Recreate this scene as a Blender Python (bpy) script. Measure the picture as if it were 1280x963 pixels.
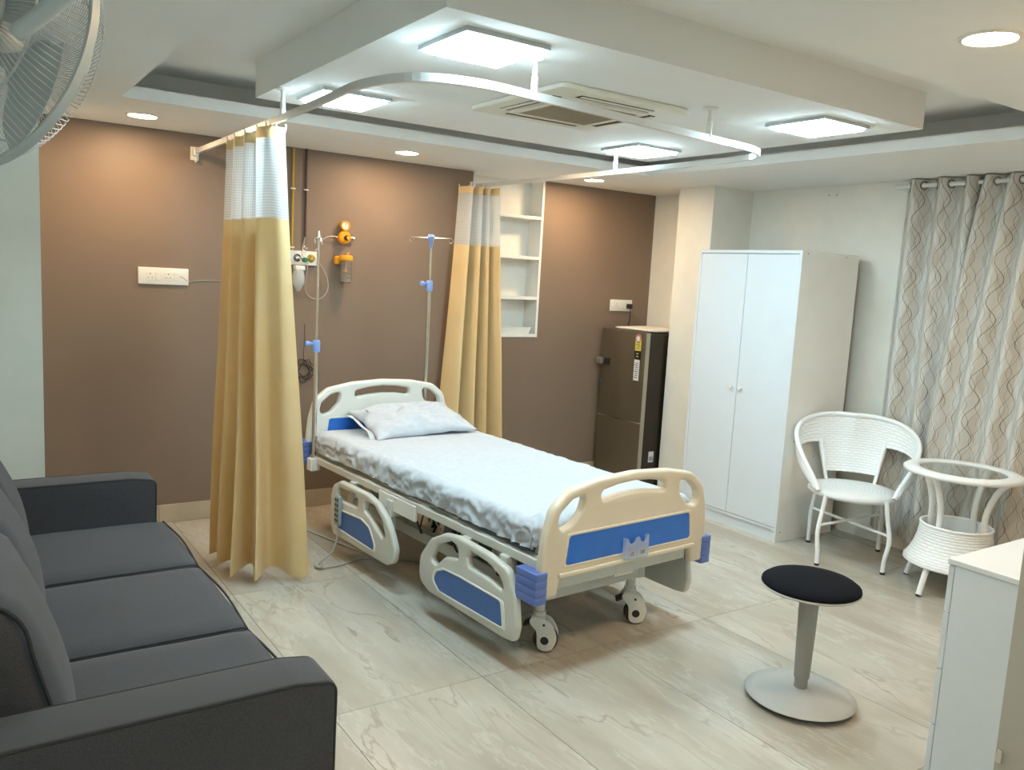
import bpy, bmesh, math, random
from mathutils import Vector, Matrix, noise
for o in list(bpy.data.objects): bpy.data.objects.remove(o)
scene = bpy.context.scene
C = scene.collection
PI = math.pi
# ------------------------------------------------------------------ camera
cam_d = bpy.data.cameras.new('camera'); cam = bpy.data.objects.new('camera', cam_d); C.objects.link(cam)
cam_d.sensor_fit = 'HORIZONTAL'; cam_d.sensor_width = 36.0; cam_d.lens = 1043.65 / 1280 * 36.0
cam_d.clip_start = 0.05
cr = Vector((0.82946244, -0.55597883, 0.05366195)); cd = Vector((-0.02792604, -0.13722959, -0.99014553)); cf = Vector((0.55786396, 0.81978996, -0.12935307))
R3 = Matrix((cr, -cd, -cf)).transposed()
cam.matrix_world = Matrix.Translation((0, 0, 1.52)) @ R3.to_4x4()
scene.camera = cam
# ------------------------------------------------------------------ world, exposure
w = bpy.data.worlds.new('world'); scene.world = w; w.use_nodes = True
w.node_tree.nodes['Background'].inputs[0].default_value = (0.5, 0.55, 0.6, 1)
w.node_tree.nodes['Background'].inputs[1].default_value = 0.05
vs = scene.view_settings
vs.view_transform = 'Standard'; vs.look = 'None'; vs.gamma = 1.0; vs.use_curve_mapping = False
vs.exposure = 2.2
LED_STRENGTH = 16.5; LED_COLOR = (0.64, 0.885, 1.0)
DOWN_STRENGTH = 54.0; DOWN_COLOR = (1.0, 0.70, 0.42)
# ------------------------------------------------------------------ materials
def srgb(r, g, b):
    f = lambda c: (c / 255 / 12.92) if c / 255 <= 0.04045 else ((c / 255 + 0.055) / 1.055) ** 2.4
    return (f(r), f(g), f(b))
MATS = {}
class NT:
    def __init__(s, m): s.t = m.node_tree; s.n = s.t.nodes
    def new(s, typ, **kw):
        nd = s.n.new(typ)
        for k, v in kw.items(): setattr(nd, k, v)
        return nd
    def link(s, a, b): s.t.links.new(a, b)
    def math(s, op, a, b=None, c=None):
        nd = s.new('ShaderNodeMath', operation=op)
        for i, v in enumerate((a, b, c)):
            if v is None: continue
            if hasattr(v, 'is_linked'): s.link(v, nd.inputs[i])
            else: nd.inputs[i].default_value = v
        return nd.outputs[0]
    def mix(s, f, a, b):
        nd = s.new('ShaderNodeMix', data_type='RGBA')
        for i, v in ((0, f), (6, a), (7, b)):
            if hasattr(v, 'is_linked'): s.link(v, nd.inputs[i])
            elif i == 0: nd.inputs[i].default_value = v
            else: nd.inputs[i].default_value = (*v[:3], 1)
        return nd.outputs[2]
    def ramp(s, f, p0, p1, a=0.0, b=1.0):
        nd = s.new('ShaderNodeMapRange'); nd.clamp = True
        s.link(f, nd.inputs[0])
        for i, v in zip((1, 2, 3, 4), (p0, p1, a, b)): nd.inputs[i].default_value = v
        return nd.outputs[0]
    def noise(s, vec, scale, detail=3.0, rough=0.55):
        nd = s.new('ShaderNodeTexNoise'); nd.inputs['Scale'].default_value = scale
        nd.inputs['Detail'].default_value = detail; nd.inputs['Roughness'].default_value = rough
        if vec is not None: s.link(vec, nd.inputs['Vector'])
        return nd.outputs['Fac']
    def bump(s, hgt, strength, dist, bsdf):
        nd = s.new('ShaderNodeBump'); nd.inputs['Strength'].default_value = strength; nd.inputs['Distance'].default_value = dist
        s.link(hgt, nd.inputs['Height']); s.link(nd.outputs[0], bsdf.inputs['Normal']); return nd
def mat(name, col, rough=0.5, metal=0.0, var=0.04, vscale=6.0, bump=0.0, bscale=60.0, bdist=0.002, spec=0.5, trans=0.0, sheen=0.0, coat=0.0, subs=0.0):
    """plain procedural surface: slight noise in colour, optional relief"""
    m = bpy.data.materials.new(name); m.use_nodes = True
    n = NT(m); b = n.n['Principled BSDF']
    tc = n.new('ShaderNodeTexCoord')
    f = n.noise(tc.outputs['Object'], vscale)
    lo = tuple(c * (1 - var) for c in col); hi = tuple(min(1, c * (1 + var)) for c in col)
    n.link(n.mix(n.ramp(f, 0.3, 0.7), lo, hi), b.inputs['Base Color'])
    b.inputs['Roughness'].default_value = rough; b.inputs['Metallic'].default_value = metal
    b.inputs['Specular IOR Level'].default_value = spec
    b.inputs['Transmission Weight'].default_value = trans
    b.inputs['Sheen Weight'].default_value = sheen
    b.inputs['Coat Weight'].default_value = coat
    if bump > 0: n.bump(n.noise(tc.outputs['Object'], bscale, 2.0), bump, bdist, b)
    MATS[name] = m
    return m
mat('white_paint', srgb(226, 226, 220), 0.6, bump=0.05, bscale=150)
mat('ceiling_paint', srgb(244, 244, 241), 0.8, var=0.01)
mat('wall_cream', srgb(234, 231, 220), 0.55, var=0.03)
mat('wall_pale_green', srgb(218, 226, 220), 0.55, var=0.03)
mat('shelf_white', srgb(232, 232, 226), 0.4)
mat('laminate_white', srgb(220, 226, 230), 0.35, var=0.01)
mat('laminate_side', srgb(238, 235, 228), 0.45, var=0.02)
mat('gap_black', (0.012, 0.012, 0.012), 0.7)
mat('plastic_white', srgb(230, 228, 220), 0.35, var=0.02)
mat('plastic_cream', srgb(217, 205, 182), 0.38, var=0.02, bump=0.04, bscale=400, bdist=0.0006)
mat('plastic_ivory', srgb(222, 222, 214), 0.38, var=0.02)
mat('plastic_rail', srgb(206, 205, 194), 0.4, var=0.02)
mat('blue_inlay', srgb(42, 112, 206), 0.22, var=0.06, vscale=14, coat=0.3)
mat('blue_rail', srgb(62, 104, 168), 0.35, var=0.05, vscale=14)
mat('blue_bumper', srgb(92, 116, 180), 0.4, var=0.04)
mat('blue_clip', srgb(128, 158, 218), 0.4, var=0.04)
mat('steel_paint', srgb(205, 203, 192), 0.4, var=0.03)
mat('chrome', (0.72, 0.70, 0.66), 0.18, metal=1.0, var=0.02)
mat('aluminium', srgb(226, 228, 226), 0.3, metal=0.35, var=0.02)
mat('dark_metal', (0.06, 0.06, 0.058), 0.45, metal=0.4)
mat('black_rubber', (0.016, 0.015, 0.015), 0.55)
mat('tyre_brown', (0.028, 0.018, 0.014), 0.5)
mat('cable_grey', srgb(165, 165, 158), 0.5)
mat('cable_black', (0.02, 0.02, 0.02), 0.5)
mat('fan_white', srgb(178, 188, 192), 0.4, var=0.02)
mat('fan_motor', srgb(142, 150, 146), 0.5, var=0.02)
mat('wire_white', srgb(190, 198, 202), 0.4, var=0.01)
mat('orange_plastic', srgb(236, 158, 22), 0.35, var=0.05)
mat('yellow_pipe', srgb(176, 142, 40), 0.45, var=0.08, vscale=20)
mat('brown_pipe', srgb(62, 44, 42), 0.45, var=0.1, vscale=20)
mat('brass', srgb(196, 170, 90), 0.3, metal=0.8)
mat('green_plastic', srgb(22, 110, 84), 0.4)
mat('handset_grey', srgb(150, 165, 165), 0.45)
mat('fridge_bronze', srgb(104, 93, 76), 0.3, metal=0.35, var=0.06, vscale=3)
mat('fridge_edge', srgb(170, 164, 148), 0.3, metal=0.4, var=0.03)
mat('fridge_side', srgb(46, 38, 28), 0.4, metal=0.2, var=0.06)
mat('fridge_handle', srgb(158, 152, 142), 0.35, metal=0.6)
mat('label_yellow', srgb(214, 202, 92), 0.5); mat('label_black', srgb(22, 20, 20), 0.5); mat('label_white', srgb(222, 222, 224), 0.5); mat('label_red', srgb(190, 120, 104), 0.5)
mat('stool_grey', srgb(176, 174, 168), 0.45, var=0.02)
mat('stool_post', srgb(158, 154, 144), 0.5, var=0.02)
mat('stool_fabric', srgb(17, 19, 25), 0.95, spec=0.15, var=0.1, vscale=60, bump=0.3, bscale=700, bdist=0.001)
mat('glass', (0.86, 0.93, 0.90), 0.04, var=0.0, trans=1.0)
mat('clear_plastic', (0.92, 0.93, 0.92), 0.12, var=0.0, trans=0.95)
mat('bag_plastic', srgb(220, 222, 220), 0.3, var=0.05, trans=0.4)
mat('tubing', srgb(210, 205, 195), 0.25, var=0.02, trans=0.4)
mat('mattress_grey', srgb(120, 134, 150), 0.7, var=0.08, vscale=30)
mat('piping_black', (0.022, 0.023, 0.026), 0.8)
mat('skirting_tile', srgb(186, 170, 146), 0.3, var=0.1, vscale=9)
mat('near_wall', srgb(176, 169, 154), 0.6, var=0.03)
mat('grommet', srgb(72, 60, 48), 0.35, metal=0.6)
mat('led_frame', srgb(190, 196, 198), 0.5)
mat('ac_panel', srgb(232, 227, 212), 0.5, var=0.02)
mat('ac_dark', srgb(26, 24, 20), 0.6)
mat('fold_cloth', srgb(226, 218, 202), 0.8)

def emit(name, col, strength):
    m = bpy.data.materials.new(name); m.use_nodes = True; n = NT(m)
    b = n.n['Principled BSDF']; b.inputs['Base Color'].default_value = (0.9, 0.9, 0.9, 1)
    tc = n.new('ShaderNodeTexCoord'); f = n.ramp(n.noise(tc.outputs['Object'], 3.0), 0.3, 0.7, strength * 0.99, strength * 1.01)
    b.inputs['Emission Color'].default_value = (*col, 1); n.link(f, b.inputs['Emission Strength'])
    MATS[name] = m
emit('led_light', LED_COLOR, LED_STRENGTH); emit('down_light', DOWN_COLOR, DOWN_STRENGTH)

def clear_sheet():
    m = bpy.data.materials.new('card_plastic'); m.use_nodes = True; n = NT(m); b = n.n['Principled BSDF']
    tc = n.new('ShaderNodeTexCoord'); n.link(n.mix(n.noise(tc.outputs['Object'], 20.0), srgb(196, 206, 226), srgb(206, 214, 230)), b.inputs['Base Color'])
    b.inputs['Roughness'].default_value = 0.15
    tp = n.new('ShaderNodeBsdfTransparent'); mx = n.new('ShaderNodeMixShader'); mx.inputs[0].default_value = 0.42
    n.link(tp.outputs[0], mx.inputs[1]); n.link(b.outputs[0], mx.inputs[2]); n.link(mx.outputs[0], n.n['Material Output'].inputs['Surface']); MATS['card_plastic'] = m
clear_sheet()
def wall_brown():
    m = bpy.data.materials.new('wall_brown'); m.use_nodes = True; n = NT(m); b = n.n['Principled BSDF']
    g = n.new('ShaderNodeNewGeometry')
    f = n.noise(g.outputs['Position'], 1.3, 4.0); f2 = n.noise(g.outputs['Position'], 45.0, 2.0)
    base = n.mix(n.ramp(f, 0.3, 0.7), srgb(129, 110, 94), srgb(136, 117, 100))
    n.link(base, b.inputs['Base Color']); b.inputs['Roughness'].default_value = 0.48
    b.inputs['Specular IOR Level'].default_value = 0.35
    n.bump(f2, 0.05, 0.002, b); MATS['wall_brown'] = m
wall_brown()
def floor_mat():
    m = bpy.data.materials.new('marble_tile'); m.use_nodes = True; n = NT(m); b = n.n['Principled BSDF']
    g = n.new('ShaderNodeNewGeometry'); oi = n.new('ShaderNodeObjectInfo')
    off = n.new('ShaderNodeCombineXYZ'); n.link(n.math('MULTIPLY', oi.outputs['Random'], 37.0), off.inputs[0]); n.link(n.math('MULTIPLY', oi.outputs['Random'], 91.0), off.inputs[1])
    add = n.new('ShaderNodeVectorMath', operation='ADD'); n.link(g.outputs['Position'], add.inputs[0]); n.link(off.outputs[0], add.inputs[1])
    mp = n.new('ShaderNodeMapping'); n.link(add.outputs[0], mp.inputs[0])
    mp.inputs['Rotation'].default_value = (0, 0, math.radians(14)); mp.inputs['Scale'].default_value = (1.0, 0.24, 1.0)
    cloud = n.noise(mp.outputs[0], 3.2, 5.0, 0.6)
    streak = n.new('ShaderNodeTexNoise'); streak.inputs['Scale'].default_value = 5.5; streak.inputs['Detail'].default_value = 7.0; streak.inputs['Distortion'].default_value = 1.2
    n.link(mp.outputs[0], streak.inputs['Vector'])
    vein = n.math('ABSOLUTE', n.math('SUBTRACT', streak.outputs['Fac'], 0.5))
    dark = n.math('MULTIPLY', n.ramp(vein, 0.0, 0.022, 1.0, 0.0), n.ramp(cloud, 0.42, 0.62))
    lightv = n.ramp(n.math('ABSOLUTE', n.math('SUBTRACT', n.noise(mp.outputs[0], 4.1, 6.0, 0.6), 0.47)), 0.0, 0.016, 1.0, 0.0)
    c1 = n.mix(n.ramp(cloud, 0.36, 0.64), srgb(170, 162, 147), srgb(192, 186, 173))
    c2 = n.mix(n.math('MULTIPLY', dark, 0.62), c1, srgb(138, 124, 106))
    c3 = n.mix(n.math('MULTIPLY', lightv, 0.3), c2, srgb(206, 204, 198))
    n.link(c3, b.inputs['Base Color']); b.inputs['Roughness'].default_value = 0.2
    n.link(n.ramp(n.noise(g.outputs['Position'], 7.0), 0.3, 0.7, 0.17, 0.27), b.inputs['Roughness'])
    b.inputs['Specular IOR Level'].default_value = 0.45
    MATS['marble_tile'] = m
floor_mat()
def fabric(name, c0, c1, rough=0.9, scale=380.0, sheen=0.15):
    m = bpy.data.materials.new(name); m.use_nodes = True; n = NT(m); b = n.n['Principled BSDF']
    tc = n.new('ShaderNodeTexCoord'); f = n.noise(tc.outputs['Object'], scale, 2.0); f2 = n.noise(tc.outputs['Object'], 5.0, 3.0)
    col = n.mix(n.ramp(f, 0.35, 0.65), c0, c1)
    n.link(n.mix(n.math('MULTIPLY', n.ramp(f2, 0.3, 0.7), 0.25), col, c1), b.inputs['Base Color'])
    b.inputs['Roughness'].default_value = rough; b.inputs['Sheen Weight'].default_value = sheen
    n.bump(f, 0.35, 0.0012, b); MATS[name] = m
fabric('sofa_fabric', srgb(46, 46, 50), srgb(70, 70, 74), 0.92, 520.0)
fabric('sheet_cotton', srgb(182, 188, 195), srgb(190, 195, 201), 0.85, 30.0, 0.1)
def cloth_gold():
    m = bpy.data.materials.new('gold_satin'); m.use_nodes = True; n = NT(m); b = n.n['Principled BSDF']
    tc = n.new('ShaderNodeTexCoord'); f = n.noise(tc.outputs['Object'], 9.0, 3.0)
    col = n.mix(n.ramp(f, 0.3, 0.7), srgb(242, 218, 164), srgb(248, 226, 176))
    n.link(col, b.inputs['Base Color']); b.inputs['Roughness'].default_value = 0.42; b.inputs['Sheen Weight'].default_value = 0.3
    tr = n.new('ShaderNodeBsdfTranslucent'); tr.inputs[0].default_value = (*srgb(244, 218, 158), 1)
    mx = n.new('ShaderNodeMixShader'); mx.inputs[0].default_value = 0.30
    n.link(b.outputs[0], mx.inputs[1]); n.link(tr.outputs[0], mx.inputs[2])
    n.link(mx.outputs[0], n.n['Material Output'].inputs['Surface']); MATS['gold_satin'] = m
cloth_gold()
def net():
    m = bpy.data.materials.new('white_net'); m.use_nodes = True; n = NT(m); b = n.n['Principled BSDF']
    uv = n.new('ShaderNodeTexCoord'); sp = n.new('ShaderNodeSeparateXYZ'); n.link(uv.outputs['UV'], sp.inputs[0])
    lx = n.math('ABSOLUTE', n.math('SUBTRACT', n.math('FRACT', n.math('MULTIPLY', sp.outputs[0], 85.0)), 0.5))
    ly = n.math('ABSOLUTE', n.math('SUBTRACT', n.math('FRACT', n.math('MULTIPLY', sp.outputs[1], 85.0)), 0.5))
    g = n.math('MAXIMUM', n.math('GREATER_THAN', lx, 0.30), n.math('GREATER_THAN', ly, 0.30))
    a = n.math('ADD', n.math('MULTIPLY', g, 0.26), 0.60)
    b.inputs['Base Color'].default_value = (0.82, 0.86, 0.88, 1); b.inputs['Roughness'].default_value = 0.7
    tl = n.new('ShaderNodeBsdfTranslucent'); tl.inputs[0].default_value = (0.82, 0.86, 0.88, 1)
    m1 = n.new('ShaderNodeMixShader'); m1.inputs[0].default_value = 0.4; n.link(b.outputs[0], m1.inputs[1]); n.link(tl.outputs[0], m1.inputs[2])
    tp = n.new('ShaderNodeBsdfTransparent'); m2 = n.new('ShaderNodeMixShader'); n.link(a, m2.inputs[0])
    n.link(tp.outputs[0], m2.inputs[1]); n.link(m1.outputs[0], m2.inputs[2]); n.link(m2.outputs[0], n.n['Material Output'].inputs['Surface'])
    MATS['white_net'] = m
net()
def drape():
    """pale cloth printed with intertwined wavy vertical lines; UV in metres"""
    m = bpy.data.materials.new('wavy_print'); m.use_nodes = True; n = NT(m); b = n.n['Principled BSDF']
    uv = n.new('ShaderNodeTexCoord'); sp = n.new('ShaderNodeSeparateXYZ'); n.link(uv.outputs['UV'], sp.inputs[0])
    u, v = sp.outputs[0], sp.outputs[1]
    def lines(pitch, amp, lam, ph, wid, off):
        s = n.math('SINE', n.math('MULTIPLY_ADD', v, 2 * PI / lam, ph))
        x = n.math('MULTIPLY_ADD', s, amp, u)
        fr = n.math('FRACT', n.math('MULTIPLY_ADD', x, 1 / pitch, off))
        d = n.math('MULTIPLY', n.math('ABSOLUTE', n.math('SUBTRACT', fr, 0.5)), pitch)
        return n.ramp(d, wid * 0.5, wid, 1.0, 0.0)
    fine = n.math('FRACT', n.math('MULTIPLY', n.math('MULTIPLY_ADD', n.math('SINE', n.math('MULTIPLY', v, 2 * PI / 0.3)), 0.03, u), 95.0))
    zone = n.ramp(n.math('SINE', n.math('MULTIPLY_ADD', n.math('MULTIPLY_ADD', n.math('SINE', n.math('MULTIPLY', v, 2 * PI / 0.26)), 0.028, u), 2 * PI / 0.17, 0.6)), -0.1, 0.1)
    base = n.mix(zone, srgb(210, 207, 200), srgb(205, 199, 189))
    base = n.mix(n.math('MULTIPLY', n.math('MULTIPLY', n.math('LESS_THAN', fine, 0.4), zone), 0.3), base, srgb(140, 128, 112))
    c = n.mix(n.math('MULTIPLY', lines(0.062, 0.022, 0.20, 0.0, 0.0016, 0.0), 0.75), base, srgb(98, 82, 66))
    c = n.mix(n.math('MULTIPLY', lines(0.062, 0.020, 0.20, PI, 0.0015, 0.3), 0.7), c, srgb(112, 94, 76))
    c = n.mix(n.math('MULTIPLY', lines(0.125, 0.030, 0.22, 1.2, 0.0024, 0.1), 0.9), c, srgb(78, 66, 56))
    c = n.mix(n.math('MULTIPLY', lines(0.09, 0.016, 0.17, 2.2, 0.0013, 0.6), 0.6), c, srgb(122, 100, 82))
    n.link(c, b.inputs['Base Color']); b.inputs['Roughness'].default_value = 0.75; b.inputs['Sheen Weight'].default_value = 0.1
    MATS['wavy_print'] = m
drape()
def wicker():
    m = bpy.data.materials.new('white_wicker'); m.use_nodes = True; n = NT(m); b = n.n['Principled BSDF']
    uv = n.new('ShaderNodeTexCoord'); sp = n.new('ShaderNodeSeparateXYZ'); n.link(uv.outputs['UV'], sp.inputs[0])
    row = n.math('MULTIPLY', sp.outputs[1], 62.0)
    par = n.math('MULTIPLY', n.math('MODULO', n.math('FLOOR', row), 2.0), PI)
    h1 = n.math('SINE', n.math('MULTIPLY', n.math('FRACT', row), PI))
    h2 = n.math('SINE', n.math('ADD', n.math('MULTIPLY', sp.outputs[0], 2 * PI * 20.0), par))
    h = n.math('MULTIPLY_ADD', h2, 0.35, h1)
    b.inputs['Base Color'].default_value = (*srgb(232, 234, 232), 1)
    n.link(n.mix(n.ramp(h, 0.0, 0.5), srgb(214, 219, 220), srgb(247, 248, 247)), b.inputs['Base Color'])  # gaps of the weave are darker in colour, shade painted between strands
    b.inputs['Roughness'].default_value = 0.4; n.bump(h, 0.6, 0.0025, b); MATS['white_wicker'] = m
wicker()
mat('wicker_wrap', srgb(245, 246, 245), 0.4, var=0.02, bump=0.35, bscale=160, bdist=0.002)
def grille():
    m = bpy.data.materials.new('ac_grille'); m.use_nodes = True; n = NT(m); b = n.n['Principled BSDF']
    b.inputs['Base Color'].default_value = (*srgb(170, 160, 138), 1)
    tc = n.new('ShaderNodeTexCoord'); n.link(n.mix(n.noise(tc.outputs['Object'], 40.0), srgb(158, 148, 126), srgb(176, 166, 144)), b.inputs['Base Color'])
    b.inputs['Roughness'].default_value = 0.5; MATS['ac_grille'] = m
grille()
# ------------------------------------------------------------------ mesh helpers
def setp(o, label=None, cat=None, group=None, kind=None):
    for k, v in (('label', label), ('category', cat), ('group', group), ('kind', kind)):
        if v: o[k] = v
    return o
def obj(name, bm, m, parent=None, smooth=False, angle=40):
    if isinstance(bm, bpy.types.Mesh): me = bm
    else:
        me = bpy.data.meshes.new(name); bm.normal_update(); bm.to_mesh(me); bm.free()
    me.materials.clear(); me.materials.append(MATS[m])
    if smooth:
        for p in me.polygons: p.use_smooth = True
        try: me.set_sharp_from_angle(angle=math.radians(angle))
        except Exception: pass
    o = bpy.data.objects.new(name, me); C.objects.link(o)
    if parent: o.parent = parent
    return o
def thing(name, label, cat, loc=(0, 0, 0), rz=0.0, group=None):
    o = bpy.data.objects.new(name, None); C.objects.link(o); o.empty_display_size = 0.1
    o.location = loc; o.rotation_euler = (0, 0, rz)
    return setp(o, label, cat, group)
def struct(name, bm, m, parent=None, smooth=False):
    o = obj(name, bm, m, parent, smooth)
    if not parent: o['kind'] = 'structure'
    return o
def box(x0, x1, y0, y1, z0, z1, bev=0.0, seg=2, bm=None):
    b = bmesh.new()
    bmesh.ops.create_cube(b, size=1.0)
    for v in b.verts: v.co = Vector(((x0 + x1) / 2 + v.co.x * (x1 - x0), (y0 + y1) / 2 + v.co.y * (y1 - y0), (z0 + z1) / 2 + v.co.z * (z1 - z0)))
    if bev > 0: bmesh.ops.bevel(b, geom=list(b.edges), offset=bev, segments=seg, profile=0.5, affect='EDGES')
    return join(bm, b) if bm else b
def join(a, b):
    me = bpy.data.meshes.new('tmp'); b.to_mesh(me); b.free(); a.from_mesh(me); bpy.data.meshes.remove(me); return a
def boxes(lst, bev=0.0, seg=1):
    a = bmesh.new()
    for l in lst: box(*l, bev=bev, seg=seg, bm=a)
    return a
def crom(pts, n=6, closed=False):
    pts = [Vector(p) for p in pts]; N = len(pts); out = []
    rng = range(N if closed else N - 1)
    for i in rng:
        if closed: p0, p1, p2, p3 = pts[(i - 1) % N], pts[i], pts[(i + 1) % N], pts[(i + 2) % N]
        else: p0, p1, p2, p3 = pts[max(i - 1, 0)], pts[i], pts[i + 1], pts[min(i + 2, N - 1)]
        for k in range(n):
            t = k / n
            out.append(0.5 * ((2 * p1) + (-p0 + p2) * t + (2 * p0 - 5 * p1 + 4 * p2 - p3) * t * t + (-p0 + 3 * p1 - 3 * p2 + p3) * t ** 3))
    if not closed: out.append(pts[-1])
    return out
def tube(pts, r, seg=10, closed=False, bm=None, cap=True, uvs=None):
    pts = [Vector(p) for p in pts]; b = bmesh.new(); N = len(pts)
    rad = r if isinstance(r, (list, tuple)) else [r] * N
    rings = []; up = None
    for i, p in enumerate(pts):
        t = (pts[(i + 1) % N] - pts[i - 1]) if closed else (pts[min(i + 1, N - 1)] - pts[max(i - 1, 0)])
        if t.length < 1e-9: t = Vector((0, 0, 1))
        t.normalize()
        if up is None:
            up = Vector((0, 0, 1)) if abs(t.z) < 0.9 else Vector((1, 0, 0))
        s = t.cross(up)
        if s.length < 1e-6: s = t.orthogonal()
        s.normalize(); up = s.cross(t).normalized()
        rings.append([b.verts.new(p + rad[i] * (math.cos(2 * PI * k / seg) * s + math.sin(2 * PI * k / seg) * up)) for k in range(seg)])
    for i in range(N if closed else N - 1):
        a, c = rings[i], rings[(i + 1) % N]
        for k in range(seg):
            b.faces.new((a[k], a[(k + 1) % seg], c[(k + 1) % seg], c[k]))
    if cap and not closed:
        b.faces.new(list(reversed(rings[0]))); b.faces.new(rings[-1])
    bmesh.ops.recalc_face_normals(b, faces=list(b.faces))
    return join(bm, b) if bm else b
def sweep_rect(pts, w_, h_, bm=None):
    pts = [Vector(p) for p in pts]; b = bmesh.new(); rings = []
    for i, p in enumerate(pts):
        t = (pts[min(i + 1, len(pts) - 1)] - pts[max(i - 1, 0)]).normalized()
        s = Vector((t.y, -t.x, 0)).normalized(); u = Vector((0, 0, 1))
        rings.append([b.verts.new(p + a * s * w_ / 2 + c * u * h_ / 2) for a, c in ((-1, -1), (1, -1), (1, 1), (-1, 1))])
    for a, c in zip(rings, rings[1:]):
        for k in range(4): b.faces.new((a[k], a[(k + 1) % 4], c[(k + 1) % 4], c[k]))
    b.faces.new(list(reversed(rings[0]))); b.faces.new(rings[-1])
    bmesh.ops.recalc_face_normals(b, faces=list(b.faces))
    return join(bm, b) if bm else b
def lathe(prof, seg=32, axis='Z', org=(0, 0, 0), bm=None, uv=None):
    b = bmesh.new(); rings = []; org = Vector(org)
    def P(r, h, a):
        c, s = math.cos(a), math.sin(a)
        if axis == 'Z': return org + Vector((r * c, r * s, h))
        if axis == 'Y': return org + Vector((r * c, h, r * s))
        return org + Vector((h, r * c, r * s))
    for r, h in prof:
        if r < 1e-6: rings.append([b.verts.new(P(0, h, 0))])
        else: rings.append([b.verts.new(P(r, h, 2 * PI * k / seg)) for k in range(seg)])
    ul = b.loops.layers.uv.new('UVMap') if uv else None
    for j, (a, c) in enumerate(zip(rings, rings[1:])):
        for k in range(seg):
            q = []
            if len(a) == 1 and len(c) == 1: continue
            if len(a) == 1: q = [a[0], c[(k + 1) % seg], c[k]]
            elif len(c) == 1: q = [a[k], a[(k + 1) % seg], c[0]]
            else: q = [a[k], a[(k + 1) % seg], c[(k + 1) % seg], c[k]]
            f = b.faces.new(q)
            if uv and len(q) == 4:
                for lp, (uu, vv) in zip(f.loops, ((k, j), (k + 1, j), (k + 1, j + 1), (k, j + 1))): lp[ul].uv = (uu / seg * uv[0], vv / (len(rings) - 1) * uv[1])
    bmesh.ops.recalc_face_normals(b, faces=list(b.faces))
    return join(bm, b) if bm else b
def grid(fn, nu, nv, uvscale=None, thick=0.0):
    """surface fn(a,b) for a,b in 0..1 with UV = (a*uvscale0, b*uvscale1)"""
    b = bmesh.new(); ul = b.loops.layers.uv.new('UVMap')
    V = [[b.verts.new(fn(i / nu, j / nv)) for j in range(nv + 1)] for i in range(nu + 1)]
    us, vs_ = uvscale or (1, 1)
    for i in range(nu):
        for j in range(nv):
            f = b.faces.new((V[i][j], V[i + 1][j], V[i + 1][j + 1], V[i][j + 1]))
            for lp, (a, c) in zip(f.loops, ((i, j), (i + 1, j), (i + 1, j + 1), (i, j + 1))): lp[ul].uv = (a / nu * us, c / nv * vs_)
    b.normal_update()
    if thick > 0: bmesh.ops.solidify(b, geom=list(b.faces), thickness=thick)
    return b
def round_poly(pts, n=6):
    """pts: (x, y, radius) -> polygon with rounded corners"""
    out = []; N = len(pts)
    for i in range(N):
        p = Vector(pts[i][:2]); r = pts[i][2]
        a = Vector(pts[i - 1][:2]); c = Vector(pts[(i + 1) % N][:2])
        da = (a - p); dc = (c - p); la, lc = da.length, dc.length; da.normalize(); dc.normalize()
        ang = da.angle(dc) if la > 0 and lc > 0 else PI
        if r <= 1e-6 or ang > PI - 0.02: out.append(p); continue
        d = min(r / math.tan(ang / 2), la * 0.49, lc * 0.49)
        p1, p2 = p + da * d, p + dc * d
        for k in range(n + 1):
            t = k / n; out.append((1 - t) ** 2 * p1 + 2 * t * (1 - t) * p + t * t * p2)
    return out
def plate(outer, holes, thick, bevel, plane='XZ', bres=3):
    """flat slab with holes and rounded edges from 2D polygons; lies in XZ (normal Y) or YZ (normal X) or XY"""
    cu = bpy.data.curves.new('c', 'CURVE'); cu.dimensions = '2D'; cu.fill_mode = 'BOTH'
    cu.extrude = max(thick / 2 - bevel, 0.0001); cu.bevel_depth = bevel; cu.bevel_resolution = bres; cu.offset = -bevel
    for pl in [outer] + list(holes):
        s = cu.splines.new('POLY'); s.points.add(len(pl) - 1); s.use_cyclic_u = True
        for q, p in zip(s.points, pl): q.co = (p[0], p[1], 0, 1)
    o = bpy.data.objects.new('c', cu); C.objects.link(o)
    dg = bpy.context.evaluated_depsgraph_get(); dg.update()
    me = bpy.data.meshes.new_from_object(o.evaluated_get(dg)); bpy.data.objects.remove(o); bpy.data.curves.remove(cu)
    for v in me.vertices:
        x, y, z = v.co
        if plane == 'XZ': v.co = (x, -z, y)
        elif plane == 'YZ': v.co = (z, x, y)
    bm = bmesh.new(); bm.from_mesh(me); bpy.data.meshes.remove(me)
    bmesh.ops.remove_doubles(bm, verts=list(bm.verts), dist=1e-5)
    bmesh.ops.recalc_face_normals(bm, faces=list(bm.faces))
    return bm
def shift(bm, d):
    bmesh.ops.translate(bm, verts=list(bm.verts), vec=Vector(d)); return bm
def rot(bm, ang, axis, cent=(0, 0, 0)):
    bmesh.ops.rotate(bm, verts=list(bm.verts), cent=Vector(cent), matrix=Matrix.Rotation(ang, 3, axis)); return bm
def dup(root, loc=None, rz=None, label=None):
    r = root.copy(); C.objects.link(r)
    if loc is not None: r.location = loc
    if rz is not None: r.rotation_euler = (0, 0, rz)
    if label: r['label'] = label
    for ch in list(root.children):
        c = ch.copy(); C.objects.link(c); c.parent = r
        for g in list(ch.children):
            d = g.copy(); C.objects.link(d); d.parent = c
    return r
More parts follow.
